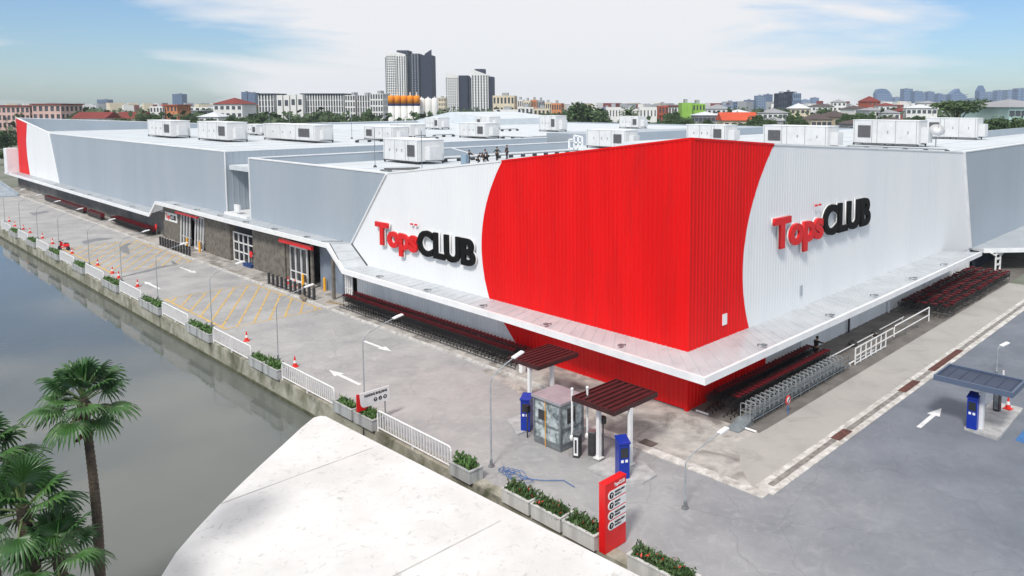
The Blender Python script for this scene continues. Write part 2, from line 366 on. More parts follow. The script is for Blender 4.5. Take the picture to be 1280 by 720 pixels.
# painted road markings
def arrow(x, y, L_, dirv, label):
    """straight painted arrow, tip along dirv"""
    d = Vector((dirv[0], dirv[1])).normalized(); n = Vector((-d.y, d.x)); c = Vector((x, y))
    def p(a, b): v = c + d * a + n * b; return (v.x, v.y, 0.011)
    h = L_ / 2; m_ = MB()
    m_.face([p(-h, -0.12), p(h - 1.3, -0.12), p(h - 1.3, 0.12), p(-h, 0.12)][::1])
    m_.face([p(h - 1.3, -0.34), p(h, 0), p(h - 1.3, 0.34)])
    return tag(m_.build('road_arrow', M_rwhite), label, 'road marking', kind='structure')
arrow(-5.45, 22.8, 3.5, (0.02, -1), 'white arrow painted in the lane by the trolley row')
arrow(-10.2, 18.9, 3.8, (0, 1), 'white arrow painted in the quay side lane beyond the parking sign')
arrow(-10.1, 54.6, 4.2, (0, 1), 'small white arrow painted before the far yellow hatching')
arrow(-5.35, 59.0, 4.2, (0.02, -1), 'white arrow painted between the two hatched boxes')
arrow(8.4, -10.15, 3.5, (1, 0.0), 'white arrow painted on the side road beside the dark roof booth')
def line(mb, x0, y0, x1, y1, w_=0.16, z=0.012):
    d = Vector((x1 - x0, y1 - y0)).normalized(); n = Vector((-d.y, d.x)) * w_ / 2
    mb.face([(x0 - n.x, y0 - n.y, z), (x0 + n.x, y0 + n.y, z), (x1 + n.x, y1 + n.y, z), (x1 - n.x, y1 - n.y, z)][::-1])
M_old = mat('worn_line_paint', srgb(182, 180, 176), srgb(168, 166, 162), rough=.85, scale=1.5, c3=srgb(150, 149, 148), s3=1.6, lo3=.46, hi3=.6)
def hatch(y0, y1, x0, x1, name, z=0.012):
    m_ = MB(); line(m_, x0, y0, x0, y1, .2, z)
    line(m_, x0, y0, x1, y0, .14, z + .002); line(m_, x0, y1, x1, y1, .14, z + .002); line(m_, x1, y0, x1, y1, .16, z)
    k_ = (y1 - y0); s_ = 10.9 / 6.4; t_ = -(x1 - x0) * s_
    c = t_ + 1.0
    while c < k_ + 1:
        # from (x1, y0 + c + W*s) down to (x0, y0 + c)
        ya, yb = y0 + c, y0 + c + (x1 - x0) * s_
        xa, xb = x0, x1
        if ya < y0: xa = x0 + (y0 - ya) / s_; ya = y0
        if yb > y1: xb = x1 - (yb - y1) / s_; yb = y1
        if xb - xa > 0.5: line(m_, xa, ya, xb, yb, .16, z + 0.004)
        c += 2.15
    struct(m_.build(name, M_yel))
    m_ = MB(); c = y0 - 5.0
    while c < y1 - 1:
        xa, xb = x0 + .3, x1 - .3; ya, yb = c + (x1 - x0) * 1.07, c
        if yb < y0 + .3: xb = x1 - (y0 + .3 - yb) / 1.07; yb = y0 + .3
        if ya > y1 - .3: xa = x0 + (ya - y1 + .3) / 1.07; ya = y1 - .3
        if xb - xa > 1: line(m_, xa, ya, xb, yb, .11, z - .003)
        c += 2.4
    struct(m_.build('worn_bay_lines', M_old))
hatch(34.9, 48.0, -11.1, -3.35, 'yellow_hatching')
hatch(63.2, 82.5, -11.1, -3.4, 'yellow_hatching')
# dark wet streaks on the car park
M_wet = mat('damp_asphalt', srgb(108, 110, 114), srgb(134, 135, 138), rough=0.5, scale=1.5)
def streakp(pts, ws, z=0.018):
    m_ = MB(); k_ = len(pts); l_ = []; r_ = []
    for i, (x, y) in enumerate(pts):
        d = (Vector(pts[min(i + 1, k_ - 1)]) - Vector(pts[max(i - 1, 0)])).normalized(); n = Vector((-d.y, d.x)) * ws[i] / 2
        l_.append((x + n.x, y + n.y, z)); r_.append((x - n.x, y - n.y, z))
    for i in range(k_ - 1): m_.face([l_[i], l_[i + 1], r_[i + 1], r_[i]][::-1])
    struct(m_.build('damp_patch', M_wet))
streakp([(-10.9, 60.6), (-8.6, 61.6), (-6.6, 62.8), (-5.2, 63.0), (-4.8, 65.4)], [.3, .8, .9, .5, .15])
streakp([(-8.4, 84), (-7.6, 86), (-6.2, 86.6), (-5.0, 85.8)], [.3, 1.6, 2.2, .4])
streakp([(-6.8, 73), (-6.4, 76), (-5.6, 79), (-4.2, 81)], [.2, .9, .7, .2])
streakp([(-7.0, 118), (-5.8, 121), (-4.4, 122)], [.3, 2.5, .4])

# near bank and the access ramp at the far end
M_bank = mat('near_bank', (0.06, 0.09, 0.03), (0.10, 0.10, 0.06), rough=0.95, scale=0.6)
k = MB(); k.prism([(-29.3, 9.6), (-60, 42), (-60, -60), (-15.0, -60), (-15.0, -2.2), (-24.0, 4.2)], -3, 0.0); struct(k.build('near_bank', M_bank))
k = MB(); k.add([(-3.3, 150, 0.15), (-12.5, 150, 0.15), (-12.5, 215, 5.0), (-3.3, 215, 5.0), (-3.3, 150, 0.0), (-12.5, 150, 0.0), (-12.5, 215, 0.0), (-3.3, 215, 0)],
    [(0, 1, 2, 3), (0, 4, 5, 1), (1, 5, 6, 2), (2, 6, 7, 3), (3, 7, 4, 0)])
k.add([(-3.0, 150, 0.5), (-3.3, 150, 0.5), (-3.3, 215, 5.6), (-3.0, 215, 5.6), (-3.0, 150, 0), (-3.3, 150, 0), (-3.3, 215, 0), (-3.0, 215, 0)],
    [(0, 1, 2, 3), (0, 4, 5, 1), (1, 5, 6, 2), (2, 6, 7, 3), (3, 7, 4, 0)])
struct(k.build('ramp', mat('ramp_concrete', srgb(156, 168, 178), srgb(138, 150, 160), rough=0.8, scale=0.5)))

# ================================================================ THE STORE
store = thing('store_building', 'huge white, red and grey box store with flat white roofs and a canopy', 'building', (0, 0, 0))
def ribbed(name, m_, axis, smin, smax, zlo, zhi, lo, hi, top, period=0.33, depth=0.04, rows=1, plane=0.0, parent=store, bottom=None):
    """vertical-rib sheet on plane X=plane (axis 'Y', facing -X) or Y=plane (axis 'X', facing -Y);
    lo/hi(z) clip it sideways, top(s) above, bottom(s) below"""
    cols = []; s = smin
    while s < smax:
        cols += [(s, 0), (s + period * .12, depth), (s + period * .28, depth), (s + period * .40, 0)]; s += period
    cols.append((smax, 0)); vs = []; nC = len(cols)
    for r_ in range(rows + 1):
        z = zlo + (zhi - zlo) * r_ / rows
        for (c, d) in cols:
            zz = z; cc = c
            cc = max(lo(zz) if lo else smin, min(hi(zz) if hi else smax, cc))
            if abs(cc - c) > 1e-6: d = 0.02
            if top: zz = min(zz, top(cc))
            if bottom: zz = max(zz, bottom(cc))
            vs.append((plane - d, cc, zz) if axis == 'Y' else (cc, plane - d, zz))
    mb = MB(); fs = []
    for r_ in range(rows):
        for c in range(nC - 1):
            i = r_ * nC + c; q4 = (i, i + 1, i + nC + 1, i + nC)
            P4 = [Vector(vs[j]) for j in q4]
            if (P4[1] - P4[0]).length + (P4[2] - P4[3]).length < 1e-4: continue
            if (P4[3] - P4[0]).length + (P4[2] - P4[1]).length < 1e-4: continue
            fs.append(q4 if axis == 'X' else q4[::-1])
    mb.add(vs, fs); return mb.build(name, m_, parent)
def interp(tab):
    def f(x):
        if x <= tab[0][0]: return tab[0][1]
        for (a, b), (c, d) in zip(tab, tab[1:]):
            if x <= c: return b + (d - b) * (x - a) / (c - a)
        return tab[-1][1]
    return f
def smooth_curve(tab):
    """Lagrange-like smooth interpolation of the arc through samples"""
    f = interp(tab); return lambda z: (f(z - 0.8) + 2 * f(z) + f(z + 0.8)) / 4
topL = lambda y: interp([(0, 15.12), (15.6, 13.14), (29.8, 11.44)])(y)
topR = lambda x: interp([(0, 15.12), (8.84, 14.49), (45.33, 12.3)])(x)
def quad_arc(p):           # fit x = a + b z + c z^2 through three points
    (z0, x0), (z1, x1), (z2, x2) = p
    def f(z): return x0 * (z - z1) * (z - z2) / ((z0 - z1) * (z0 - z2)) + x1 * (z - z0) * (z - z2) / ((z1 - z0) * (z1 - z2)) + x2 * (z - z0) * (z - z1) / ((z2 - z0) * (z2 - z1))
    return f
arcL = quad_arc([(13.14, 15.55), (7.6, 17.82), (2.0, 16.3)])
arcR = quad_arc([(14.49, 8.84), (8.2, 5.55), (3.4, 6.3)])
kneeL = interp([(3.43, 33.1), (5.03, 35.6), (11.44, 29.8), (12, 29.3)])
ribbed('wall', M_red, 'Y', 0, 18.2, 3.3, 15.12, None, arcL, topL, rows=40)
ribbed('wall', M_white, 'Y', 15, 35.7, 3.3, 13.3, arcL, kneeL, topL, rows=30, depth=0.011)
ribbed('wall', M_red, 'X', 0, 9.2, 3.2, 15.12, None, arcR, topR, rows=40)
kneeR = interp([(2.3, 48.7), (12.3, 45.35)])
ribbed('wall', M_white, 'X', 5.3, 48.8, 2.4, 14.7, arcR, kneeR, topR, rows=30, depth=0.011)
# grey cladding
ribbed('wall', M_gray, 'Y', 29.2, 55.9, 4.6, 11.4, kneeL, None, lambda y: 11.36, rows=18, depth=0.015, period=0.4)
ribbed('wall', M_gray, 'Y', 62, 140.5, 3.2, 11.82, None, interp([(3.2, 134.2), (11.82, 139.2)]), None, rows=10, depth=0.015, period=0.6)
ribbed('wall', M_gray, 'X', 45.2, 110, 2.2, 12.34, kneeR, None, None, rows=8, depth=0.015, period=0.5)
# near end of the far block, side faces of the gap
ribbed('wall', M_gray, 'X', 0, 48.6, 4.9, 11.82, None, None, None, depth=0.015, period=0.6, plane=62.0)
m_ = MB(); m_.box(0.02, 48.6, 55.9, 56.1, 4.9, 11.36); m_.box(6.2, 6.3, 56.1, 61.98, 4.9, 10.4); m_.build('gap_wall', M_gray, store)
# far corner: white panel, red stripe, rising parapet
topF = interp([(139.2, 11.82), (165, 14.25)])
loF = interp([(3.2, 134.2), (11.82, 139.2), (14.3, 141)])
arcF = interp([(3.2, 156.2), (7, 157.6), (10, 157.6), (14.2, 155.6)])
ribbed('wall', M_white, 'Y', 134, 158, 3.2, 14.3, loF, arcF, topF, rows=20, depth=0.02, period=0.6)
ribbed('wall', M_red, 'Y', 155, 165.4, 3.2, 14.3, arcF, None, topF, rows=20, depth=0.03, period=0.6)
# inner faces and caps of the sloping parapets
def parapet(pts, axis, thick, m_, zlo, name='parapet'):
    """pts: (s, ztop) along the wall; a wall slab behind the cladding"""
    mb = MB()
    for (s0, z0), (s1, z1) in zip(pts, pts[1:]):
        if axis == 'Y': vs = [(0.012, s0, zlo), (thick, s0, zlo), (thick, s1, zlo), (0.012, s1, zlo), (0.012, s0, z0 - .01), (thick, s0, z0 - .01), (thick, s1, z1 - .01), (0.012, s1, z1 - .01)]
        else: vs = [(s0, 0.012, zlo), (s1, 0.012, zlo), (s1, thick, zlo), (s0, thick, zlo), (s0, 0.012, z0 - .01), (s1, 0.012, z1 - .01), (s1, thick, z1 - .01), (s0, thick, z0 - .01)]
        mb.add(vs, [(3, 2, 1, 0), (4, 5, 6, 7), (0, 1, 5, 4), (1, 2, 6, 5), (2, 3, 7, 6), (3, 0, 4, 7)])
    mb.build(name, m_, store)
parapet([(0.25, 15.1), (15.6, 13.14), (29.8, 11.44), (55.9, 11.36)], 'Y', 0.3, M_gray, 9.5)
parapet([(0.25, 15.1), (8.84, 14.49), (45.33, 12.3), (110, 12.3)], 'X', 0.3, M_gray, 9.5)
parapet([(62.3, 11.8), (139.2, 11.8), (165, 14.23)], 'Y', 0.3, M_gray, 10.5)
m_ = MB()
for (x0, z0), (x1, z1) in [((0, 14.23), (45, 12.0)), ((45, 12.0), (122, 12.3))]:
    m_.add([(x0, 165, 10), (x1, 165, 10), (x1, 165.3, 10), (x0, 165.3, 10), (x0, 165, z0), (x1, 165, z1), (x1, 165.3, z1), (x0, 165.3, z0)],
           [(3, 2, 1, 0), (4, 5, 6, 7), (0, 1, 5, 4), (1, 2, 6, 5), (2, 3, 7, 6), (3, 0, 4, 7)])
m_.build('parapet', M_gray, store)
# copings (thin caps, red over the red panels, white elsewhere)
def coping(p0, p1, m_, w_=0.34, h=0.12, name='coping'):
    mb = MB(); mb.bar(p0, p1, w_, h); return mb.build(name, m_, store)
coping((0.12, 0.1, 15.16), (0.12, 15.55, 13.18), M_red); coping((0.12, 15.6, 13.18), (0.12, 29.8, 11.48), M_trim)
coping((0.3, 0.12, 15.155), (8.84, 0.12, 14.53), M_red); coping((8.88, 0.12, 14.53), (45.33, 0.12, 12.36), M_trim)
coping((0.12, 29.85, 11.47), (0.12, 56.1, 11.44), M_trim); coping((45.4, 0.12, 12.36), (110, 0.12, 12.38), M_trim)
coping((0.12, 62, 11.87), (0.12, 139.2, 11.87), M_trim); coping((0.12, 139.25, 11.87), (0.12, 165.3, 14.3), M_trim)
coping((0.3, 62.12, 11.88), (48.6, 62.12, 11.88), M_trim, .3, .1); coping((0.3, 56.0, 11.44), (48, 56.0, 11.44), M_trim, .3, .1)
coping((0.1, 165.15, 14.3), (45, 165.15, 12.06), M_trim); coping((45, 165.15, 12.06), (122, 165.15, 12.36), M_trim)
# slanting edge trims
def trimbar(p0, p1, w_=0.2, m_=M_trim): mb = MB(); mb.bar(p0, p1, w_, 0.1); mb.build('edge_trim', m_, store)
trimbar((-.06, 29.8, 11.40), (-.06, 35.6, 5.0)); trimbar((-.06, 139.15, 11.8), (-.06, 134.2, 3.3), .3)
trimbar((45.35, -.06, 12.3), (48.65, -.06, 2.5), .3); trimbar((-.05, 62.0, 11.8), (-.05, 62.0, 5.0), .14)
trimbar((-.06, 35.6, 5.0), (-.06, 33.1, 3.45), .07, M_dark)
trimbar((-.03, 55.95, 11.35), (-.03, 55.95, 5.1), .12)
# roofs
rf = MB(); rf.box(0.3, 122, 0.3, 61.9, 9.9, 10.4); rf.build('roof', M_roof, store)
rf = MB(); rf.box(0.3, 48.6, 62.2, 165, 10.9, 11.5); rf.build('roof', M_roof, store)
rf = MB(); rf.box(48.61, 122, 70, 165, 10.85, 11.7); rf.build('roof', M_roof, store)
rf = MB(); rf.box(46.6, 122, 0.31, 45, 10.4, 11.85); rf.build('roof', M_roof, store)
rf = MB(); rf.box(56, 84, 60, 69.9, 10.41, 12.2); rf.build('roof_penthouse', M_gray, store)
rf = MB(); rf.box(84.01, 118, 62, 69.95, 10.41, 12.05); rf.build('roof_penthouse', M_gray, store)
rf = MB(); rf.box(92, 122.5, 12, 12.4, 11.86, 12.9); rf.build('parapet', M_gray, store)
# seams on the roofs
sm = MB()
for y in range(4, 62, 6): sm.box(0.4, 46.5, y - .06, y + .06, 10.4, 10.43)
for y in range(66, 165, 6): sm.box(0.4, 48.5, y - .06, y + .06, 11.5, 11.53)
for y in range(4, 45, 6): sm.box(46.7, 121.9, y - .06, y + .06, 11.85, 11.88)
sm.build('roof_seam', mat('seam', (0.5, 0.52, 0.54), rough=0.6), store)
# low gabled hall on the far roof
gm = MB(); gm.add([(95, 128.2, 11.7), (95, 149.6, 11.7), (95, 166, 11.7), (95, 166, 12.4), (95, 149.6, 14.9), (95, 128.2, 13.3), (118, 128.2, 11.7), (118, 166, 11.7), (118, 166, 12.4), (118, 149.6, 14.9), (118, 128.2, 13.3)],
    [(0, 1, 2, 3, 4, 5)[::-1], (5, 4, 9, 10)[::-1], (4, 3, 8, 9)[::-1], (0, 5, 10, 6), (2, 7, 8, 3)])
gm.build('gabled_hall', M_roof, store)
# return at the far end
m_ = MB(); m_.box(0.3, 122, 165.31, 165.5, 0, 9.9); m_.box(121.9, 122.2, 0.3, 165.3, 0, 12.0); m_.build('back_wall', M_gray, store)
m_ = MB(); m_.prism([(-1.9, 165.6), (0, 165.5), (0, 168.5), (-1.9, 168.5)], 3.2, 8.2); m_.build('end_fin', M_trim, store)

# canopy: (inner x,y,z) (outer x,y,z)
stL = [((0, 170, 3.35), (-1.5, 170, 3.2)), ((0, 83.4, 3.35), (-1.55, 82.5, 3.15)), ((0, 78.6, 4.95), (-1.6, 79.6, 4.98)),
       ((0, 56, 5.1), (-1.62, 56, 4.98)), ((0, 35.6, 5.0), (-1.63, 36.6, 5.05)), ((0, 33.1, 3.43), (-1.65, 34.0, 3.22)),
       ((0, 12.8, 3.42), (-1.68, 12.8, 3.2)), ((0, 0, 3.42), (-2.2, -2.58, 3.2))]
stR = [((0, 0, 3.42), (-2.2, -2.58, 3.2)), ((20, 0, 3.38), (20, -2.6, 3.2)), ((40.1, 0, 3.33), (42.9, -2.6, 3.2))]
def canopy(st, nm='canopy'):
    mb = MB(); fb = MB()
    for (i0, o0), (i1, o1) in zip(st, st[1:]):
        n = max(1, int((Vector(o1) - Vector(o0)).length / 0.9))
        i0, o0, i1, o1 = map(Vector, (i0, o0, i1, o1))
        for k_ in range(n):
            a0 = i0.lerp(i1, k_ / n); b0 = o0.lerp(o1, k_ / n); a1 = i0.lerp(i1, (k_ + 1) / n); b1 = o0.lerp(o1, (k_ + 1) / n)
            mb.face([a0, b0, b1, a1]); dz = Vector((0, 0, 0.09))
            mb.bar(a0 + Vector((0, 0, .012)), b0 + Vector((0, 0, .012)), .035, .03)
        out_ = ((o0 - i0) * Vector((1, 1, 0))).normalized() * 0.16
        o0b, o1b = o0 + ((o0 - i0) * Vector((1, 1, 0))).normalized() * .22, o1 + ((o1 - i1) * Vector((1, 1, 0))).normalized() * .22
        t_, b_ = Vector((0, 0, .05)), Vector((0, 0, -.34))
        fb.add([o0 + t_, o1 + t_, o1b + t_, o0b + t_, o0 + b_, o1 + b_, o1b + b_, o0b + b_],
               [(0, 1, 2, 3), (7, 6, 5, 4), (3, 2, 6, 7), (0, 4, 5, 1), (0, 3, 7, 4), (1, 5, 6, 2)])
    c = mb.build(nm, M_canopy, store); fb.build('fascia', M_trim, c)
    return c
tn = M_canopy.node_tree; tb = tn.nodes['Principled BSDF']; to = [n for n in tn.nodes if n.type == 'OUTPUT_MATERIAL'][0]
ttr = tn.nodes.new('ShaderNodeBsdfTranslucent'); ttr.inputs['Color'].default_value = (.85, .87, .88, 1); tmx = tn.nodes.new('ShaderNodeMixShader'); tmx.inputs[0].default_value = .26
tn.links.new(tb.outputs[0], tmx.inputs[1]); tn.links.new(ttr.outputs[0], tmx.inputs[2]); tn.links.new(tmx.outputs[0], to.inputs['Surface'])
canopy(stL); canopy(stR)
# canopy end closures and dark seams where it steps
m_ = MB(); m_.bar((-.1, 37.0, 5.06), (-1.6, 38.0, 5.12), .08, .03); m_.bar((-1.63, 36.4, 5.12), (-1.66, 34.2, 3.30), .05, .03); m_.build('canopy_seam', M_dark, store)
# small lamps under brackets along the canopy edge
def spot(x, y, z, rz, n_):
    t = MB(); t.bar((0, 0, 0), (0, 0, .12), .05); t.bar((0, 0, .12), (-.35, 0, .18), .05, .05); t.cbox((-.42, 0, .17), (.28, .22, .08))
    o = t.build('flood_lamp', M_galv, store, loc=(x, y, z), rz=rz)
for y in (16, 22.5, 29, 41, 47.5, 54, 60.5, 67, 73.5, 90, 100, 110, 120, 130): spot(-1.1, y, 3.25 if y < 33 or y > 83 else 5.0, 0, 0)
for y in (3.5, 9.6): spot(-1.2, y, 3.25, 0, 0)
for x in (4.0, 12.5, 19.5, 27, 34): spot(x, -2.0, 3.24, math.pi / 2, 0)
# lower walls under the canopy
loRed = interp([(0.9, 15.8), (3.3, 17.0)])
M_ribw = mat('white_ribbed', (.82, .83, .84), (.72, .73, .74), rough=0.5, scale=0.5, streak=True)
ribbed('lower_wall', M_red, 'Y', 0, 17.1, 0.1, 3.3, None, interp([(0.1, 13.6), (3.3, 17.0)]), None, rows=10, plane=0.05)
ribbed('lower_wall', M_ribw, 'Y', 13.3, 35.0, 0.1, 3.35, interp([(0.1, 13.6), (3.3, 17.0)]), None, None, rows=10, plane=0.05, period=0.4, depth=0.05)
ribbed('lower_wall', M_red, 'X', 0, 8.5, 0.02, 3.3, None, None, None, plane=0.05)
ribbed('lower_wall', M_ribw, 'X', 8.5, 49, 0.02, 3.3, None, None, None, plane=0.05, period=1.1, depth=0.04)
m_ = MB(); m_.box(-.02, .2, -.02, .2, 0.02, 3.3); m_.build('corner_post', M_red, store)
m_ = MB(); m_.box(0.12, 60, 0.12, 168, 0, 0.05); m_.box(0.1, 0.2, 80, 168, 0.1, 3.3); m_.build('lower_wall', mat('beige_wall', srgb(120, 118, 116), srgb(92, 92, 92), rough=0.8, scale=0.4), store)
# horizontal rails on the right lower wall
m_ = MB()
for z in (1.1, 2.0): m_.box(9, 36, -.03, .0, z, z + .05)
m_.build('wall_rail', M_trim, store)
for x in (12.8, 20.3, 27.8, 36.0):
    m_ = MB(); m_.box(x - .06, x + .06, -.18, -.06, 0.02, 3.0); m_.build('downpipe', M_dark if x in (20.3,) else M_trim, store)
# little things on the walls
m_ = MB(); m_.box(3.3, 3.75, -.09, -.045, 4.2, 4.85); m_.build('access_panel', M_trim, store)
m_ = MB(); m_.box(12.7, 12.95, -.09, -.045, 4.2, 4.9); m_.build('vent_cover', M_gray, store)
m_ = MB(); m_.box(-0.25, -0.05, 58.4, 59.6, 5.6, 6.3); m_.box(-.4, 6.1, 56.15, 61.9, 5.0, 5.3); m_.build('gutter_box', M_trim, store)

# ---- entrance zone, Y 36..80
for a_ in ((-0.62, 0.1, 47.2, 54.4, 0.11, 4.75), (-0.55, 0.1, 60.3, 67.3, 0.11, 4.75), (-.35, 0.1, 75.6, 81.4, 0.11, 4.75)): MB().box(*a_).build('stone_wall', M_stone, store)
m_ = MB(); m_.box(2.2, 2.4, 35, 82, 0.1, 5.0); m_.box(0.1, 2.2, 54.5, 54.7, .1, 4.8); m_.box(.1, 2.2, 60.1, 60.3, .1, 4.8); m_.build('recess_wall', mat('recess_grey', srgb(96, 100, 106), srgb(80, 84, 90), rough=0.7, scale=0.6), store)
m_ = MB(); m_.box(0.1, 0.3, 36.3, 41.6, 0.11, 4.7); m_.build('recess_wall', mat('blue_grey_render', srgb(132, 142, 156), srgb(112, 122, 136), rough=0.7, scale=0.6), store)
for a_ in ((-.6, -.45, 41.7, 42.1, .11, 4.7), (-1.3, -1.1, 36.6, 36.9, .11, 3.7), (-.5, -.3, 46.6, 47.1, .11, 4.7)): MB().box(*a_).build('pillar', M_stone, store)
def entrance(y0, y1, x, h, slant=0.0):
    d = thing('x', None, None); bpy.data.objects.remove(d)
    gl = MB(); gl.box(x + .05, x + .08, y0, y1, .12, h); dr = gl.build('entrance_door', M_glass, store)
    fr = MB(); n = 3
    for i in range(n + 1):
        y = y0 + (y1 - y0) * i / n; fr.bar((x - slant, y, .12), (x, y, h), .13, .13)
    fr.bar((x, y0, h), (x, y1, h), .13); fr.bar((x, y0, 1.1), (x, y1, 1.1), .08); fr.bar((x - slant, y0, .2), (x - slant, y1, .2), .16)
    fr.build('door_frame', M_wpaint, dr)
entrance(43.2, 46.6, -.35, 3.5); entrance(68.0, 70.4, -.35, 3.9, .25); entrance(72.2, 75.0, -.35, 3.9, .25)
entrance(35.2, 36.2, -.35, 2.6)
for (y0, y1) in ((40.2, 46.6), (67.0, 73.9)):
    m_ = MB(); m_.box(-1.45, -1.2, y0, y1, 4.1 if y0 > 50 else 4.0, 4.3); m_.build('door_head', M_redgloss, store)
m_ = MB()
for y in (54.9, 56.2, 57.4, 58.6, 59.9): m_.bar((-.3, y, .3), (-.3, y, 3.3), .11)
for z in (.3, 1.3, 2.3, 3.3): m_.bar((-.3, 54.9, z), (-.3, 59.9, z), .11)
m_.build('gate_grille', M_wpaint, store)
tag(MB().box(-.8, -.2, 54.6, 56.6, .12, .45).build('tarpaulin_bundle', mat('blue_tarp', srgb(34, 66, 130), srgb(26, 50, 100), rough=0.6, scale=2)), 'folded blue tarpaulin at the foot of the white grille gate', 'tarpaulin')
# entrance sign beside the doors
es = thing('entrance_sign', 'small white board with red and black letters beside the far entrance', 'sign', (-.40, 78.4, 3.0))
MB().box(-.05, 0, -2.1, 2.1, -.55, .55).build('board', M_wpaint, es)
place_text('lettering', 'Tops', .6, .02, M_redgloss, (-.07, 1.8, -.25), (0, -1, 0), es, bold=.02, width=1.5)
place_text('lettering', 'CLUB', .55, .02, M_text, (-.07, .2, -.25), (0, -1, 0), es, bold=.02, width=1.9)

# ---- big wall signs
def wall_sign(label, origin, xaxis, w_tops, w_club, hT, hC, drop):
    root = thing('wall_sign', label, 'sign', origin)
    xa = Vector(xaxis).normalized(); na = xa.cross(Vector((0, 0, 1)))
    M_halo = mat('sign_backing', (0.82, 0.82, 0.82), rough=0.5)
    def word(body, h, width, s0, z0, m_, sp):
        bold = h * 0.055
        place_text('letters', body, h, .16, m_, xa * s0 + na * .26 + Vector((0, 0, z0)), xa, root, bold=bold, width=width, spacing=sp)
        place_text('letter_backing', body, h, .06, M_halo, xa * (s0 - h * .02) + na * .14 + Vector((0, 0, z0)), xa, root, bold=bold * 1.7, width=width * 1.012, spacing=sp)
    word('Tops', hT, w_tops, 0, 0, M_redgloss, .98)
    word('CLUB', hC, w_club, w_tops + .05, drop, M_text, .98)
    m_ = MB(); 
    for a in (0, .55): m_.cbox(tuple(xa * (w_tops * .86 + a) + na * .2 + Vector((0, 0, hT + .35))), (.3 if abs(xa.x) > .5 else .08, .3 if abs(xa.y) > .5 else .08, .12))
    m_.build('small_mark', M_redgloss, root)
wall_sign('red and black letters on the left facade, facing the river', (-.03, 31.25, 5.68), (0, -1, 0), 5.95, 7.0, 1.72, 1.80, -.08)
wall_sign('red and black letters on the right facade, past the red panel', (8.55, -.03, 7.98), (1, 0, 0), 6.7, 7.75, 1.85, 1.95, .02)

# right hand canopy over the loading side with its slotted pillar
rc = MB(); pl_ = [(46.6, -.05), (80, -.05), (80, -26), (66, -21), (50.5, -6.2), (45.3, -1.0)]
rc = MB(); rc.prism([(49.5, 0.0), (85, 0.0), (85, -9.0), (58, -9.0), (49.2, -1.2)], 2.12, 2.34)
cp2 = rc.build('canopy', M_canopy, store)
rc = MB(); rc.bar((49.1, -1.15, 2.25), (57.95, -9.15, 2.25), .25, .4); rc.bar((57.9, -9.15, 2.25), (85, -9.15, 2.25), .25, .4); rc.build('fascia', M_trim, cp2)
m_ = MB()
m_.bar((50.1, -2.1, .1), (50.1, -2.1, 1.9), .14, .14); m_.bar((50.9, -2.3, .1), (50.9, -2.3, 1.9), .14, .14)
for z in (.2, .8, 1.4, 1.9): m_.bar((50.1, -2.1, z), (50.9, -2.3, z), .12, .18)
m_.bar((50.1, -2.1, 1.7), (49.4, -1.8, 2.1), .14, .14); m_.bar((50.9, -2.3, 1.7), (51.7, -2.5, 2.1), .14, .14)
m_.build('canopy_pillar', M_wpaint, store)
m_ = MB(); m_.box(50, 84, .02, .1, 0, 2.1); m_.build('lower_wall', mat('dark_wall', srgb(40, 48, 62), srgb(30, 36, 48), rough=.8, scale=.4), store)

# ================================================================ ROOF PLANT
M_ac = mat('unit_casing', (0.66, 0.67, 0.67), (0.58, 0.59, 0.60), rough=0.5, scale=0.8, c3=(0.42, 0.42, 0.42), s3=1.4, lo3=.6, hi3=.8)
def ac_unit(x, y0, L_, z, W, H, lv, label):
    """long axis Y, from y0 up; lv: 'near' or 'far' end carries the louvre on the -X face"""
    t = thing('air_handling_unit', label, 'air conditioner', (x, y0, z), 0, 'rooftop air handling units')
    fb = MB(); fb.box(0, W, 0, L_, .32, H); t_c = fb.build('casing', M_ac, t)
    cp = MB(); cp.box(-.06, W + .06, -.06, L_ + .06, H, H + .07); cp.build('lid', M_trim, t)
    fr = MB()
    for yy in (0.1, L_ / 2, L_ - .1):
        for xx in (.1, W - .1): fr.box(xx - .07, xx + .07, yy - .07, yy + .07, 0, .2)
    fr.box(-.05, .08, 0, L_, .2, .318); fr.box(W - .08, W + .05, 0, L_, .2, .318); fr.build('skid', M_dark, t)
    lw = L_ * .2; ly = L_ * .06 if lv == 'near' else L_ * .72
    if lv == 'near': ly = L_ * .10
    lo_ = MB(); lo_.box(-.05, -.002, ly, ly + lw, H * .32, H * .80)
    lz = H * .32
    n = 8
    for i in range(n): lo_.box(-.09, -.052, ly + .05, ly + lw - .05, lz + (H * .48) * (i + .3) / n, lz + (H * .48) * (i + .7) / n)
    for yy in (ly + lw / 3, ly + 2 * lw / 3): lo_.box(-.11, -.092, yy - .03, yy + .03, H * .32, H * .8)
    lo_.build('louvre', M_louvre, t)
    sm_ = MB()
    for f in ((.02, .28, .36, .66, .97) if lv == 'near' else (.03, .34, .62, .70, .98)): sm_.box(-.02, -.003, L_ * f - .03, L_ * f + .03, .34, H - .02)
    sm_.build('panel_joint', mat('joint', (.3, .31, .32), rough=.6), t)
    hd = MB()
    for f in ((.45, .60, .8) if lv == 'near' else (.15, .45)):
        for dz in (.5, .56): hd.box(-.06, -.003, L_ * f, L_ * f + .07, H * dz, H * dz + .1)
    hd.build('latch', M_dark, t)
    dc = MB(); dc.box(W * .25, W * .75, -.9, -.003, .5, H * .75); dc.build('duct', M_ac, t)
    return t
